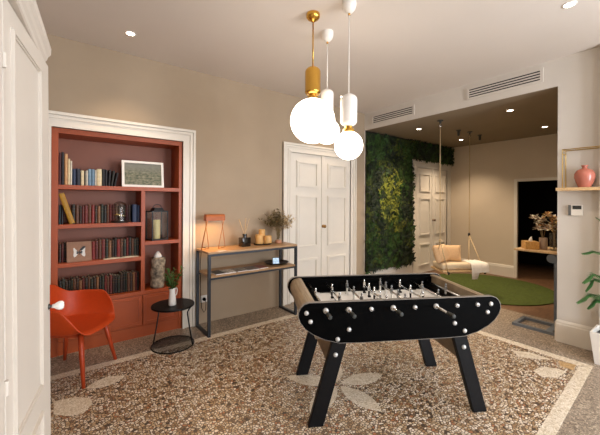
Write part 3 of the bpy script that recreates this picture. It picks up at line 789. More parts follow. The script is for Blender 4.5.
sm_.build('stems', M_stem, bq); m1.build('seed_heads', M_dry, bq); m2.build('straw_flowers', M_dry2, bq)
# lower shelf: magazines, plate, clock
ZS = .672
mg = ['#2c2e33', '#c9c4bd', '#8a8378', '#b9b1a8', '#6d5a58', '#a6433c', '#d4cec4']
for i, (x, y, w_, d_, rz, c, n_) in enumerate(((1.46, 3.52, .13, .19, 6, '#33363b', 'dark grey'), (1.58, 3.51, .14, .19, -3, '#cdc8c0', 'pale grey'), (1.735, 3.515, .14, .19, 4, '#8d867c', 'grey-brown'), (1.885, 3.51, .14, .20, -2, '#746b66', 'slate'), (2.025, 3.52, .12, .19, 3, '#8f4a44', 'dull red'))):
    t_ = thing('magazine', '%s magazine lying flat on the console shelf, %s from the left' % (n_, ORD[i]), 'magazine', (x, y, ZS), R(rz), 'magazines on the console shelf')
    MB().box(-w_/2, w_/2, -d_/2, d_/2, 0, .008).build('pages', M_porc, t_)
    MB().box(-w_/2, w_/2, -d_/2, d_/2, .0082, .0096).build('cover', mat('magazine_%d' % i, c, .35, var=.6, scale=22), t_)
tag(MB().loft([[(k_*math.cos(2*PI*k/40), k_*math.sin(2*PI*k/40), z) for k in range(40)] for k_, z in ((.1, 0), (.145, .012), (.165, .026), (.161, .027), (.14, .015), (.1, .006), (.002, .005))]).build('dark_plate', M_tray, None, 40, (2.32, 3.595, ZS)), 'round dark plate on the console shelf under the small lit clock', 'plate')
ck = thing('digital_clock', 'small digital clock with a lit pale blue screen on the dark plate', 'clock', (2.285, 3.56, ZS+.006), R(-20))
MB().prism([(-.025, 0), (.03, 0), (.012, .085), (-.008, .085)], 'x', -.045, .045).build('housing', M_dgrey, ck)
M_ = Matrix.Translation((0, -.0255, .001)) @ Matrix.Rotation(R(-11.3), 4, 'X')
MB().box(-.041, .041, -.002, .0, .006, .080, M_).build('screen', M_screen, ck)
# wall outlet + cord behind the console
ot = thing('wall_outlet', 'white wall socket with a plug in it, behind the left legs of the console', 'socket', (1.42, D, .30))
MB().box(-.042, .042, -.011, 0, -.042, .042, bev=.004).build('plate', M_white, ot)
MB().lathe([(0, 0), (.02, 0), (.019, .03), (.01, .045), (0, .046)], 16, M=Matrix.Translation((0, -.011, 0)) @ Matrix.Rotation(PI/2, 4, 'X')).build('plug', M_black, ot, True)
tag(MB().tube([(1.42, D-.056, .30), (1.425, D-.07, .27), (1.43, D-.05, .18), (1.415, D-.03, .14), (1.385, D-.03, .20), (1.372, D-.03, .40), (1.368, D-.028, .75), (1.38, D-.03, .93), (1.385, D-.06, .945), (1.40, 3.74, .943)], .0035, 6).build('power_cord', M_black, None, True), 'black cord running from the wall socket up behind the console', 'cord')

# ------------------------------------------------------------------ foosball table
a0 = Vector((.886, -.463, 0)).normalized(); b0 = Vector((-a0.y, a0.x, 0))
P0 = a0*1.056+b0*2.020
FA = math.atan2(a0.y, a0.x)-R(1.7)
fb = thing('foosball_table', 'black foosball table with metal players and splayed plank legs', 'foosball table', P0, FA)
# local: x along the length, y away from the camera, origin at middle of front panel's outer face
Zt, HWX, WB = .840, .725, .75
half = [(0, .563), (.30, .563), (.45, .568), (.55, .595), (.63, .634), (.68, .672), (.712, .715), (.725, .752), (.722, .782), (.708, .812), (.685, .831), (.655, .840), (0, .840)]
outl = half[:-1]+[(-x, z) for x, z in half[:0:-1]][0:]
outl = half[1:-1]+[(-x, z) for x, z in half[1:-1]][::-1]
def inset(p, k): return [(x*(1-k/.725), .70+(z-.70)*(1-k/.14)) for x, z in p]
for y0_, y1_, face in ((0, .028, -1), (WB-.028, WB, 1)):
    o = MB().prism(outl, 'y', y0_, y1_).build('side_panel', M_black, fb)
    pts3 = [(x, 0, z) for x, z in outl]
    e = MB()
    ya = y0_-.0015; yb = y1_+.0015
    n_ = len(outl); ins = inset(outl, .0014); outs = inset(outl, -.0010)
    A = [e.bm.verts.new((p[0], ya, p[1])) for p in ins]; B = [e.bm.verts.new((p[0], ya, p[1])) for p in outs]
    C = [e.bm.verts.new((p[0], yb, p[1])) for p in outs]; D_ = [e.bm.verts.new((p[0], yb, p[1])) for p in ins]
    for i in range(n_):
        j = (i+1) % n_
        e.face([A[i], A[j], B[j], B[i]]); e.face([B[i], B[j], C[j], C[i]]); e.face([C[i], C[j], D_[j], D_[i]]); e.face([D_[i], D_[j], A[j], A[i]])
    e.build('edge_band', M_edge, o, 50)
# end boards following the rounded ends
for s_ in (-1, 1):
    c = [(.60, .612), (.655, .655), (.69, .70), (.704, .74), (.702, .775), (.688, .805), (.665, .824), (.63, .832)]
    inn = [(.605, .828), (.605, .60)]
    e = MB().prism([(s_*x, z) for x, z in c+inn], 'y', .0285, WB-.0285).build('end_board', M_rail, fb)
MB().box(-.605, .605, .0285, WB-.0285, .59, .61).build('bottom_board', M_brace, fb)
MB().box(-.6045, .6045, .0285, .052, .6105, .815).build('inner_wall', M_black, fb)
MB().box(-.6045, .6045, WB-.052, WB-.0285, .6105, .815).build('inner_wall', M_black, fb)
for s_ in (-1, 1): MB().box(min(s_*.52, s_*.604), max(s_*.52, s_*.604), .0525, WB-.0525, .6105, .752).build('goal_box', M_black, fb)
fm = MB()
fm.box(-.519, .519, .0525, WB-.0525, .690, .706)
fm.build('playfield', M_field, fb)
fm = MB()
for x in (0, -.36, .36): fm.box(x-.003, x+.003, .06, WB-.06, .7065, .7069)
pts = [(.085*math.cos(2*PI*k/40), WB/2+.085*math.sin(2*PI*k/40), .7068) for k in range(40)]
fm.tube(pts, .0025, 4, True)
fm.build('field_markings', M_grey, fb)
for s_ in (-1, 1):
    for y in (.035, WB-.035-.04):
        lg = MB()
        xt, xb, wd = .40, .60, .103
        top_ = [(s_*(xt-.03), .74), (s_*(xt-.03+wd), .74)]
        # a straight plank splayed outwards
        k_ = (.600-.437)/.563
        pts = [(s_*(.600-wd/2-k_*0-.0), 0), (s_*(.600+wd/2), 0), (s_*(.600+wd/2-k_*.71), .71), (s_*(.600-wd/2-k_*.71), .71)]
        lg.prism(pts, 'y', y, y+.04)
        lo = lg.build('leg', M_blackleg, fb)
        bv = lo.modifiers.new('bev', 'BEVEL'); bv.width = .003; bv.segments = 2
    # brace board between front and back leg
    k_ = (.600-.437)/.563
    def lx(z, off): return s_*(.600-k_*z+off)
    MB().prism([(lx(.36, -.02), .36), (lx(.36, .0), .36), (lx(.60, .0), .60), (lx(.60, -.02), .60)], 'y', .0755, WB-.0755).build('leg_brace', M_brace, fb)
def bolt(mb, x, z, r_=.0155, y=0.):
    M_ = Matrix.Translation((x, y, z)) @ Matrix.Rotation(PI/2, 4, 'X')
    mb.lathe([(0, 0), (r_, 0), (r_, .003), (r_*.85, .008), (r_*.5, .011), (0, .012)], 16, M=M_)
bp_ = [(-.672, .775), (-.645, .718), (.648, .786), (.622, .730), (-.385, .655), (-.462, .594), (.372, .662), (.448, .606)]
for x, z in bp_:
    k = MB(); bolt(k, x, z); k.build('bolt', M_bolt, fb, 50)
for s_ in (-1, 1):
    k = MB(); bolt(k, s_*.467, .475, y=.035); k.build('bolt', M_bolt, fb, 50)
# rods and players
def player_bm(m_i):
    p = MB()
    p.m(0)
    p.lathe([(0, .062), (.006, .060), (.0085, .052), (.0085, .046), (.005, .040), (.006, .036), (.013, .030), (.0135, .010), (.011, -.012), (0, -.013)], 12)
    p.m(1)
    for sx in (-1,):
        p.lathe([(0, -.012), (.0095, -.013), (.008, -.04), (.007, -.058), (0, -.059)], 10)
        p.box(-.011, .011, -.016, .010, -.072, -.056, bev=.003)
    return p
pw = player_bm(0).build('player', [M_chrome, M_blackleg], None, 40); pk = player_bm(1).build('player', [mat('grey_metal', '#8c8c8c', .3, 1.), mat('pale_shorts', '#d2cfc8', .4)], None, 40)
counts = [1, 2, 5, 5, 5, 5, 2, 1]; counts = [1, 2, 3, 5, 5, 3, 2, 1]
team = [0, 0, 1, 0, 1, 0, 1, 1]
first = {0: True, 1: True}
zr = .786
for i in range(8):
    x = -.543+.155*i; tm = team[i]; cnt = counts[i]
    sl = rnd.uniform(-.03, .03)
    y0_ = -.115 if tm == 0 else -.016
    if i == 5: y0_ = -.19
    y1_ = WB+.016 if tm == 0 else WB+.115
    rod = MB().tube([(x, y0_, zr), (x, y1_, zr)], .0075, 10).build('rod', M_chrome, fb, True)
    for y, s_ in ((0, -1), (WB, 1)):
        k = MB(); M_ = Matrix.Translation((x, y, zr)) @ Matrix.Rotation(PI/2 if s_ < 0 else -PI/2, 4, 'X')
        k.lathe([(.0078, 0), (.019 if (s_ < 0) == (tm == 0) else .014, 0), (.019 if (s_ < 0) == (tm == 0) else .014, .006), (.013, .013), (.0078, .015)], 18, M=M_); k.build('bushing', M_bolt, rod, 50)
    ye = y0_ if tm == 0 else y1_
    s_ = -1 if tm == 0 else 1
    hd = MB(); M_ = Matrix.Translation((x, ye, zr)) @ Matrix.Rotation(PI/2 if s_ < 0 else -PI/2, 4, 'X')
    hd.lathe([(0, -.05), (.0115, -.05), (.0135, -.03), (.0125, -.01), (.014, .006), (.012, .016), (0, .018)], 16, M=M_); hd.build('handle', M_dgrey, rod, 50)
    sp_ = {1: 0, 2: .24, 3: .19, 5: .118}[cnt]
    for j in range(cnt):
        y = WB/2+(j-(cnt-1)/2)*sp_+sl
        src = pw if tm == 0 else pk
        if first[tm]: pl = src; first[tm] = False
        else: pl = src.copy(); COL.objects.link(pl)
        pl.parent = rod; pl.location = (x, y, zr-.003)
        pl.scale = (.88, .88, .88)
        pl.rotation_euler = (0, 0, PI/2 if tm == 0 else -PI/2)

# ------------------------------------------------------------------ moss wall
mw = thing('moss_wall_panel', 'dark green living moss wall covering the alcove wall beside the white double door', 'moss wall', (E+.02, D, 0))
x1m, xd, zb_, zd, zt_, xe = 1.385, 1.40, .25, 2.385, HA-.003, 2.925
MB().box(0, x1m-.01, -.025, 0, zb_+.01, zt_).box(x1m-.01, xe-.01, -.02-.03, -.042, zd+.01, zt_).build('backing_board', M_tray, mw)
mm = bpy.data.materials.new('moss'); mm.use_nodes = True
nt = mm.node_tree; N = nt.nodes; L = nt.links; b = N['Principled BSDF']; b.inputs['Roughness'].default_value = .9
tc = N.new('ShaderNodeTexCoord')
n1 = N.new('ShaderNodeTexNoise'); n1.inputs['Scale'].default_value = 2.6; n1.inputs['Detail'].default_value = 5
n2 = N.new('ShaderNodeTexNoise'); n2.inputs['Scale'].default_value = 30; n2.inputs['Detail'].default_value = 5
L.new(tc.outputs['Object'], n1.inputs['Vector']); L.new(tc.outputs['Object'], n2.inputs['Vector'])
mxn = N.new('ShaderNodeMath'); mxn.operation = 'MULTIPLY_ADD'; mxn.inputs[1].default_value = .45
L.new(n2.outputs['Fac'], mxn.inputs[0]); L.new(n1.outputs['Fac'], mxn.inputs[2])
cr = N.new('ShaderNodeValToRGB')
cr.color_ramp.elements[0].position = .5; cr.color_ramp.elements[0].color = lin('#0d160a')
e_ = cr.color_ramp.elements.new(.68); e_.color = lin('#1c2d0e')
e_ = cr.color_ramp.elements.new(.8); e_.color = lin('#3d4a14')
cr.color_ramp.elements[-1].position = .95; cr.color_ramp.elements[-1].color = lin('#6f6f22')
L.new(mxn.outputs['Value'], cr.inputs['Fac']); L.new(cr.outputs['Color'], b.inputs['Base Color'])
bp = N.new('ShaderNodeBump'); bp.inputs['Distance'].default_value = .03; n3 = N.new('ShaderNodeTexNoise'); n3.inputs['Scale'].default_value = 70; n3.inputs['Detail'].default_value = 6
L.new(tc.outputs['Object'], n3.inputs['Vector']); L.new(n3.outputs['Fac'], bp.inputs['Height']); L.new(bp.outputs['Normal'], b.inputs['Normal'])
def moss_depth(x, z):
    return .03+.045*abs(noise.noise(Vector((x*4, 3.1, z*4))))+.03*abs(noise.noise(Vector((x*13, 7.7, z*13))))+.015*noise.noise(Vector((x*34, 1.2, z*34)))
def moss_patch(xa, xb, za, zb, base):
    mb = MB(); st_ = .022; nx = int((xb-xa)/st_); nz = int((zb-za)/st_); G = []
    for i in range(nx+1):
        col = []
        for j in range(nz+1):
            x = xa+(xb-xa)*i/nx; z = za+(zb-za)*j/nz
            ed = min(i, nx-i, j, nz-j)
            jx = .018*noise.noise(Vector((x*15, z*15, 5))); jz = .018*noise.noise(Vector((x*15, z*15, 9)))
            y = -base if ed == 0 else -base-moss_depth(x, z)*min(1, .45+.3*ed)
            if zb > 2.7 and j == nz: jz = 0
            col.append(mb.bm.verts.new((x+jx, y, z+jz*(0 if j > nz-2 else 1))))
        G.append(col)
    for i in range(nx):
        for j in range(nz): mb.face([G[i][j], G[i+1][j], G[i+1][j+1], G[i][j+1]])
    return mb
o = moss_patch(0, x1m, zb_, zt_-.01, .022).build('moss', mm, mw, True); o['kind'] = 'stuff'
o = moss_patch(x1m-.06, xe, zd, zt_-.01, .045).build('moss', mm, mw, True); o['kind'] = 'stuff'
# leafy tufts
q = random.Random(5)
lf = [MB(), MB(), MB()]
for i in range(760):
    if q.random() < .8:
        x = q.uniform(.0, x1m); z = q.uniform(zb_, zt_-.03); bs = .022
    else:
        x = q.uniform(x1m, xe); z = q.uniform(zd, zt_-.03); bs = .045
    y = -bs-moss_depth(x, z)*.9
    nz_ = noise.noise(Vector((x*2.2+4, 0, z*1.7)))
    spot_pool = math.exp(-((x-.62)/.5)**2-((z-1.6)/.75)**2)  # downlight's pool painted in: more yellow tufts towards mid-panel
    k = 2 if spot_pool+nz_*.5+q.uniform(-.25, .25) > .72 else (1 if nz_+q.uniform(-.4, .4) > -.05 else 0)
    nl = q.randint(4, 7)
    for j in range(nl):
        a = q.uniform(0, 2*PI); d = Vector((math.cos(a), -.9*q.uniform(.3, 1), math.sin(a)-.2))
        leaf_blade(lf[k], (x, y, z), d, (0, -1, .1), q.uniform(.05, .10), q.uniform(.022, .045), .3)
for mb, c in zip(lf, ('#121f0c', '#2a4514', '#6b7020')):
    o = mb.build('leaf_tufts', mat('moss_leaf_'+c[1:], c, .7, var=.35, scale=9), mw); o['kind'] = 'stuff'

# ------------------------------------------------------------------ rug, swing
tag(MB().lathe([(0, 0), (1.0, 0), (1.03, .006), (1.03, .014), (1.0, .02), (0, .021)], 96).build('round_rug', M_rug, None, 30, (6.05, 2.53, .0)), 'round grass-green rug on the alcove floor under the swing', 'rug')
sz, hx, hy, SA = .415, .385, .18, R(-30)
scx, scy = 5.165, 2.565
def SWP(x, y): return (scx+x*math.cos(SA)-y*math.sin(SA), scy+x*math.sin(SA)+y*math.cos(SA))
sw = thing('hanging_swing_seat', 'wooden swing seat hung on jute ropes from the brown ceiling', 'swing', (scx, scy, sz), SA)
MB().box(-hx, hx, -hy, hy, 0, .028, bev=.006).build('seat_board', M_lightoak, sw)
for s_ in (-1, 1): MB().box(s_*(hx-.08)-.025, s_*(hx-.08)+.025, -hy-.025, hy+.04, -.03, -.0005, bev=.004).build('cross_bar', M_lightoak, sw)
for s_, (hxk, hyk), zk in ((-1, (4.71, 2.64), .90), (1, (5.875, 2.735), .93)):
    dx, dy = hxk-scx, hyk-scy
    tx = dx*math.cos(-SA)-dy*math.sin(-SA); ty = dx*math.sin(-SA)+dy*math.cos(-SA)
    zt2 = HA-sz-.1; kn = zk-sz
    MB().tube([(tx, ty, zt2), (tx*.98, ty*.98, kn+.06), (tx*.975, ty*.975, kn)], .0075, 8).build('rope', M_rope, sw, True)
    MB().ball((tx*.975, ty*.975, kn), .022, 12, 8, (1, 1, 1.6)).build('knot', M_rope if s_ < 0 else M_tray, sw, True)
    for s2 in (-1, 1):
        MB().tube([(tx*.975, ty*.975, kn-.01), (s_*(hx-.08), s2*(hy+.012), .0)], .007, 8).build('rope', M_rope, sw, True)
        MB().ball((s_*(hx-.08), s2*(hy+.015), -.012), .024, 10, 8).build('rope_end_knot', M_tray, sw, True)
    MB().tube([(tx, ty, zt2-.02), (tx+.02, ty, zt2+.03), (tx, ty, zt2+.07), (tx-.02, ty, zt2+.03), (tx, ty, zt2-.02)], .006, 6).build('carabiner', M_chrome, sw, True)
    MB().lathe([(0, 0), (.045, 0), (.045, -.012), (.015, -.02), (.012, -.05), (0, -.05)], 18, c=(tx, ty, HA-sz)).build('ceiling_hook', M_dgrey, sw, 40)
for (x, y, lb) in ((5.60, 2.80, 'grey ceiling mount beside the right swing rope, nearer the moss wall'), (6.30, 2.75, 'grey ceiling mount farthest from the beam, by the end wall')):
    k = thing('ceiling_mount', lb, 'ceiling mount', (x, y, HA), 0, 'ceiling mounts near the swing')
    MB().lathe([(0, 0), (.04, 0), (.04, -.012), (.022, -.02), (.020, -.09), (.012, -.1), (0, -.1)], 18).build('mount_plate', M_dgrey, k, 40)
def pillow_mesh(mb, w, h, d, M_, n_=14):
    top_ = []; 
    for s_ in (1, -1):
        G = []
        for i in range(n_+1):
            c = []
            for j in range(n_+1):
                u = -1+2*i/n_; v = -1+2*j/n_
                k = max(0, (1-abs(u)**3)*(1-abs(v)**3))**.45
                pin = 1-.08*(abs(u)**2*(1-abs(v)**2))*0-.05*(1-abs(v))*abs(u)**3-.05*(1-abs(u))*abs(v)**3
                c.append(mb.bm.verts.new(M_ @ Vector((u*w/2*pin, s_*d/2*k, v*h/2*pin))))
            G.append(c)
        for i in range(n_):
            for j in range(n_): mb.face([G[i][j], G[i+1][j], G[i+1][j+1], G[i][j+1]])
    bmesh.ops.remove_doubles(mb.bm, verts=mb.bm.verts[:], dist=.0004)
    return mb
pad = MB().box(-hx+.012, hx-.012, -hy+.02, hy-.02, 0, .10, bev=.035)
tag(pad.build('seat_cushion', M_cush, None, True, (scx, scy, sz+.029), SA), 'long cream seat cushion lying on the wooden swing', 'cushion')
zc = sz+.029+.10
PP = SWP(-.30, .02), SWP(-.09, .09)
for (loc, rx, rz, s_, m_, lb) in (((PP[0][0], PP[0][1], zc+.135), -18, 2, .34, M_peach, 'peach pillow leaning at the left end of the swing'), ((PP[1][0], PP[1][1], zc+.125), -16, -48, .32, M_peach, 'peach pillow leaning at the back of the swing, right of the first')):
    M_ = Matrix.Rotation(R(rz), 4, 'Z') @ Matrix.Rotation(R(rx), 4, 'X')
    o = pillow_mesh(MB(), s_, s_*.85, .15, M_).build('throw_pillow', m_, None, True, loc)
    tag(o, lb, 'pillow', 'peach pillows on the swing')
th = MB()
zz = sz+.029+.102
path = [(.10, zz), (-.05, zz+.003), (-.16, zz-.002), (-.19, zz-.03), (-.20, zz-.08), (-.205, zz-.13), (-.21, zz-.17)]
rows = []
for i, (y, z) in enumerate(path):
    rows.append([SWP(x, y-.006*math.sin(k*1.9)*(i > 2))+(z+(.004*math.sin(k*2.3) if i < 6 else (-.07 if k < 4 else .03)),) for k, x in enumerate([.08+.30*k_/10 for k_ in range(11)])])
th.loft(rows, False, False)
o = th.build('throw_blanket', M_throw, None, True); s2 = o.modifiers.new('thick', 'SOLIDIFY'); s2.thickness = .006; s2.offset = 1
tag(o, 'white throw hanging over the front of the swing cushion', 'blanket')

# ------------------------------------------------------------------ standing desk behind the pillar
dk = thing('standing_desk', 'tall desk with oak top and slate grey steel foot, half behind the pillar', 'desk', (4.83, 1.2, 0))
MB().box(-.06, .50, -.62, .45, .880, .903, bev=.003).build('desktop', M_lightoak, dk)
MB().box(-.035, .035, -.03, .03, .03, .83, bev=.004).build('column', M_desk, dk)
MB().box(-.02, .42, -.045, .045, .83, .8795, bev=.004).build('top_bracket', M_desk, dk)
MB().lathe([(0, -.04), (.05, -.04), (.055, -.03), (.055, .03), (.05, .04), (0, .04)], 20, M=Matrix.Translation((0, .05, .82)) @ Matrix.Rotation(PI/2, 4, 'Y')).build('motor_housing', M_desk, dk, 40)
f = MB()
f.box(-.37, -.33, -.22, .36, 0, .03).box(-.33, .03, -.03, .03, 0, .03).box(-.33, -.03, .32, .36, 0, .03).box(-.05, -.0, .03, .36, 0, .03)
f.build('foot_frame', M_desk, dk)
tb = thing('tissue_box', 'wooden tissue box on the tall desk', 'tissue box', (4.905, 1.51, .9032), R(35))
MB().box(-.085, .085, -.075, .075, 0, .10, bev=.004).build('box', M_tissuebox, tb)
t_ = MB(); t_.loft([[(-.05, -.012, .09), (0, -.016, .09), (.05, -.01, .09), (.05, .01, .09), (0, .014, .09), (-.05, .012, .09)], [(-.06, -.006, .13), (.0, -.01, .115), (.035, -.006, .12), (.035, .004, .12), (0, .01, .115), (-.06, .008, .13)], [(-.045, -.002, .165), (-.02, -.003, .155), (-.005, -.002, .15), (-.005, .002, .15), (-.02, .003, .155), (-.045, .002, .165)]])
t_.build('tissue', M_throw, tb, True)
def dried_heads(name, label, loc, hh, tips, seed, ms):
    r_ = thing(name, label, 'dried flowers', loc, 0, 'dried flowers on the tall desk')
    q = random.Random(seed); sm_ = MB(); mbs = [MB() for _ in ms]
    for (tx, ty, tz) in tips:
        sm_.tube([(tx*.1, ty*.1, .01), (tx*.15, ty*.15, hh*.8), (tx*.6, ty*.6, hh+(tz-hh)*.6), (tx, ty, tz)], [.003, .003, .0025, .002], 5)
        for j in range(46):
            d = rdir(q, 1); c = Vector((tx, ty, tz-.015))+d*q.uniform(.0, .045)
            leaf_blade(mbs[q.randrange(len(ms))], c, d, (0, 0, 1), q.uniform(.025, .045), q.uniform(.016, .028), .4)
    sm_.build('stems', M_stem, r_)
    for mb, m_ in zip(mbs, ms): mb.build('flower_heads', m_, r_)
    return r_
M_h1 = mat('hydrangea_pale', '#f0e4d2', .8, var=.25, scale=40); M_h2 = mat('hydrangea_brown', '#c09468', .8, var=.3, scale=40); M_h3 = mat('dried_gold', '#e6c67c', .8, var=.3, scale=40)
def gvase(loc, r_, h, label, m_):
    v = thing('glass_vase', label, 'vase', loc, 0, 'vases on the tall desk')
    MB().lathe([(0, 0), (r_*.9, 0), (r_, .008), (r_, h), (r_-.004, h), (r_-.004, .012), (0, .012)], 24).build('body', m_, v, 40)
    return v
gvase((5.0, 1.395, .9032), .045, .15, 'milky glass vase beside the tissue box, holding pale dried flowers', mat('milky_glass', '#b9a592', .15, var=.1, coat=.3))
gvase((4.98, 1.275, .9032), .048, .22, 'clear tall vase of twigs nearest the pillar', M_glass)
dried_heads('dried_hydrangea', 'pale pinkish dried hydrangea heads in the milky vase', (5.0, 1.395, .917), .18, [(-.03, .09, .40), (.0, .04, .33), (.02, -.03, .28), (-.05, .03, .27), (.03, .03, .38)], 1, [M_h1, M_h1, M_h2])
dried_heads('dried_hydrangea', 'golden brown dried flower heads in the tall clear vase', (4.98, 1.275, .917), .23, [(-.02, .06, .44), (.02, .0, .40), (-.03, -.05, .38), (.02, .03, .32), (-.04, .03, .27), (.02, -.04, .29)], 2, [M_h3, M_h2, M_h1])

# ------------------------------------------------------------------ pillar: shelf, vase, thermostat, fern
ws = thing('wall_shelf', 'light oak wall shelf with thin brass frame on the pillar', 'shelf', (E, .75, 1.63))
MB().box(-.145, 0, -.33, .315, 0, .032, bev=.002).build('board', M_lightoak, ws)
for x in (-.128, -.012):
    f = MB(); f.tube([(x, .262, .032), (x, .262, .43), (x, -.32, .43)], .006, 8); f.tube([(x, -.32, .43), (x, -.32, .032)], .006, 8)
    f.build('brass_frame', M_brass2, ws)
MB().tube([(-.128, .262, .43), (-.012, .262, .43)], .006, 8).build('brass_bar', M_brass2, ws)
MB().tube([(-.128, .262, .385), (-.012, .262, .385)], .006, 8).build('brass_bar', M_brass2, ws)
pv = tag(MB().lathe([(0, 0), (.05, 0), (.052, .006), (.069, .05), (.083, .10), (.081, .14), (.063, .172), (.036, .188), (.022, .194), (.020, .208), (.027, .216), (.029, .224), (.022, .224), (.016, .21), (0, .2)], 36).build('coral_vase', M_vase, None, True, (4.262, .845, 1.6625)), 'round coral pink vase with a narrow neck on the pillar shelf', 'vase')
th_ = thing('thermostat', 'white wall thermostat with dark screen on the pillar below the shelf', 'thermostat', (E, .93, 1.425))
MB().box(-.020, 0, -.058, .058, -.055, .058, bev=.004).build('housing', M_trim, th_)
MB().box(-.0225, -.0202, .034, .057, -.053, .056).build('side_panel', M_grey, th_)
MB().box(-.0225, -.0202, -.050, .022, .012, .050).build('screen', M_dgrey, th_)
pt = thing('fern_planter', 'tall white square planter standing by the right pillar', 'planter', (4.11, .60, 0))
pm_ = MB(); 
o_ = [(.115, 0), (.145, .29), (.145, .30), (.13, .30), (.125, .25)]
pm_.loft([[(sx*r_, sy*r_, z) for sx, sy in ((-1, -1), (1, -1), (1, 1), (-1, 1))] for r_, z in o_])
pm_.build('pot', M_white, pt)
MB().box(-.12, .12, -.12, .12, .2505, .262).build('soil', M_tray, pt)
fe = thing('potted_fern', 'green fern fronds rising from the white planter at the right edge', 'fern', (4.11, .60, .255))
q = random.Random(9)
def frond(pts, k, ll=.085):
    ste = MB()
    pts = [Vector(p) for p in pts]
    C_ = []
    for i in range(37):
        t_ = i/36*(len(pts)-1); a = min(int(t_), len(pts)-2); C_.append(pts[a].lerp(pts[a+1], t_-a))
    for _ in range(3): C_ = [C_[0]]+[(C_[i-1]+C_[i]*2+C_[i+1])/4 for i in range(1, 36)]+[C_[-1]]
    ste.tube(C_, .003, 5)
    for i in range(10, 37):
        d = (C_[min(i+1, 36)]-C_[max(i-1, 0)]).normalized(); s_ = d.cross(Vector((0, 0, 1)))
        if s_.length < .1: s_ = Vector((1, 0, 0))
        s_.normalize(); f_ = math.sin(PI*(i-7)/31)**.7
        for sg_ in (-1, 1):
            leaf_blade(ste, C_[i], s_*sg_+d*.7+Vector((0, 0, -.12)), (0, 0, 1), ll*f_+.015, .010, .25)
            leaf_blade(ste, C_[i]+d*.006, s_*sg_*.5+d*.9+Vector((0, 0, .25)), (0, 0, 1), ll*f_*.7+.01, .011, .25)
    ste.build('frond', M_fern, fe)
frond([(0, 0, 0), (-.01, .01, .40), (-.03, .06, .76), (-.06, .13, .79), (-.08, .20, .765)], 0, .05)
frond([(0, 0, 0), (-.01, .0, .30), (-.03, .05, .53), (-.08, .13, .58), (-.11, .19, .50)], 1, .07)
frond([(0, 0, 0), (-.01, .03, .30), (-.02, .07, .50), (-.05, .13, .53), (-.07, .18, .42)], 2, .06)
frond([(0, 0, 0), (-.02, .02, .22), (-.05, .07, .36), (-.09, .15, .385), (-.12, .23, .30)], 2, .07)
frond([(0, 0, 0), (-.02, .02, .20), (-.04, .06, .33), (-.07, .11, .34), (-.09, .16, .26)], 0, .06)
frond([(0, 0, 0), (0, .0, .45), (-.02, .02, .85), (-.03, .05, 1.05), (-.05, .11, 1.10)], 0, .05)
frond([(0, 0, 0), (-.03, -.02, .35), (-.09, -.06, .5), (-.2, -.1, .48), (-.26, -.12, .4)], 1)
frond([(0, 0, 0), (0, -.05, .5), (-.05, -.12, .75), (-.1, -.22, .8), (-.12, -.3, .72)], 2)
so_ = thing('wall_outlet', 'pale wall socket low on the pillar beside the planter', 'socket', (E, .765, .36))
MB().box(-.01, 0, -.035, .035, -.04, .04, bev=.003).build('plate', mat('pale_plastic', '#cfc6b8', .4), so_)

# ------------------------------------------------------------------ white panelled cupboard on the left
CA = R(9)       # its front runs 9 degrees off the room's depth axis
cu = thing('white_cupboard', 'white panelled cupboard with cornice and porcelain knob, cut off at the left edge', 'cupboard', (-.021, 1.71, 0), -CA)
cu.rotation_euler = (0, R(-.55), -CA)
# local: -y runs along the front towards the camera, +x faces the room
CZ = 2.075
MB().box(-.33, -.024, -1.15, .0, 0, CZ, bev=.003).build('carcass', M_cup, cu)
def leaf(y0_, y1_):
    b_ = MB(); b_.box(-.0235, 0, y0_, y1_, .06, 2.066, bev=.003)
    for z0_, z1_ in ((.14, .70), (.79, 2.0)):
        for (i0, w_, d_) in ((0, .018, .005), (.003, .009, .009)):
            a_, c_, e0, e1 = y0_+.062+i0, y1_-.15-i0, z0_+i0, z1_-i0
            b_.box(0, d_, a_, c_, e0, e0+w_).box(0, d_, a_, c_, e1-w_, e1).box(0, d_, a_, a_+w_, e0+w_, e1-w_).box(0, d_, c_-w_, c_, e0+w_, e1-w_)
    return b_.build('door', M_cup, cu)
d1 = leaf(-.545, -.002)
d2 = leaf(-1.12, -.552)
M_ = Matrix.Translation((0, -.030, 1.06)) @ Matrix.Rotation(PI/2, 4, 'Y')
MB().lathe([(0, 0), (.012, 0), (.012, .003), (.006, .006), (.006, .014), (0, .014)], 16, M=M_).build('knob_ferrule', M_dgrey, d1, True)
MB().lathe([(0, .012), (.008, .012), (.009, .02), (.014, .026), (.0185, .036), (.018, .046), (.012, .052), (0, .053)], 20, M=M_).build('knob', M_porc, d1, True)
for z in (.99, 1.88):
    MB().tube([(.002, -.5485, z-.02), (.002, -.5485, z+.02)], .006, 8).build('hinge', M_cup, d1)
co = MB()
prof = [(0, 0), (.006, .004), (.008, .02), (.016, .03), (.022, .045), (.034, .058), (.036, .085), (-.02, .085)]
rings = []
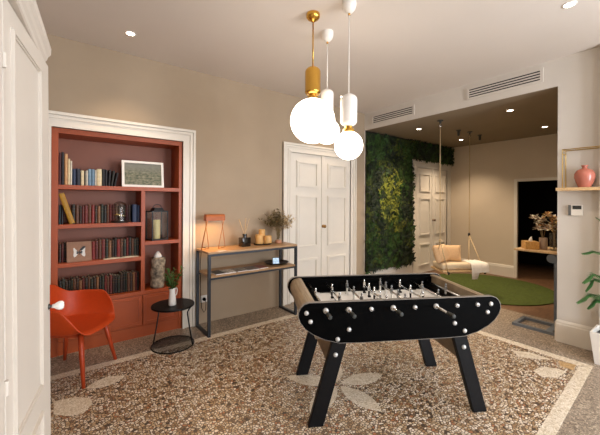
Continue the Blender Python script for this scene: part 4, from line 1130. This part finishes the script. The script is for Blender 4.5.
for y_, add in ((0, 0), (-1.15, .085)):
    rings.append([(-.02+x*.7+add if i < len(prof)-1 else -.33, y_+(.012+x*.5 if y_ == 0 else 0), CZ-.008+z) for i, (x, z) in enumerate(prof)] + [(-.33, y_, CZ-.008)])
co.loft(rings)
co.build('cornice', M_cup, cu)

# ------------------------------------------------------------------ daylight
W_ = bpy.data.worlds.new('sky'); SC.world = W_; W_.use_nodes = True
bg = W_.node_tree.nodes['Background']; bg.inputs['Color'].default_value = lin('#dfe8f2'); bg.inputs['Strength'].default_value = 1.0
def area(name, loc, rot, sx, sy, e, col):
    l = bpy.data.lights.new(name, 'AREA'); l.shape = 'RECTANGLE'; l.size = sx; l.size_y = sy; l.energy = e; l.color = lin(col)[:3]
    o = bpy.data.objects.new(name, l); COL.objects.link(o); o.location = loc; o.rotation_euler = rot; return o
for (a, b), en in zip(wins, (80, 240)): area('window_daylight', ((a+b)/2, YF-.25, 1.5), (R(90), 0, 0), b-a, 2.5, en, '#e9eff8')
area('window_daylight', (E+.25, -1.6, 1.55), (R(90), 0, R(90)), 1.3, 2.1, 130, '#e9eff8')

# ------------------------------------------------------------------ camera
cam = bpy.data.cameras.new('camera'); co_ = bpy.data.objects.new('camera', cam); COL.objects.link(co_)
yaw, roll = R(37.017), R(.278)
F_ = Vector((math.sin(yaw), math.cos(yaw), 0)); R0 = Vector((math.cos(yaw), -math.sin(yaw), 0)); U0 = Vector((0, 0, 1))
Rv = R0*math.cos(roll)+U0*math.sin(roll); Uv = -R0*math.sin(roll)+U0*math.cos(roll)
m4 = Matrix((Rv, Uv, -F_)).transposed().to_4x4(); m4.translation = Vector((0, 0, 1.5)); co_.matrix_world = m4
cam.sensor_fit = 'HORIZONTAL'; cam.sensor_width = 36; cam.lens = 318.5*36/600; cam.shift_y = -(217.5-201.88)/600; cam.clip_start = .02
SC.camera = co_
SC.view_settings.view_transform = 'Standard'; SC.view_settings.look = 'None'; SC.view_settings.gamma = 1; SC.view_settings.use_curve_mapping = False
SC.view_settings.exposure = 0.0
SC.cycles.max_bounces = 8; SC.cycles.diffuse_bounces = 4; SC.cycles.transparent_max_bounces = 16
SC.cycles.sample_clamp_indirect = 6.0; SC.cycles.use_denoising = True
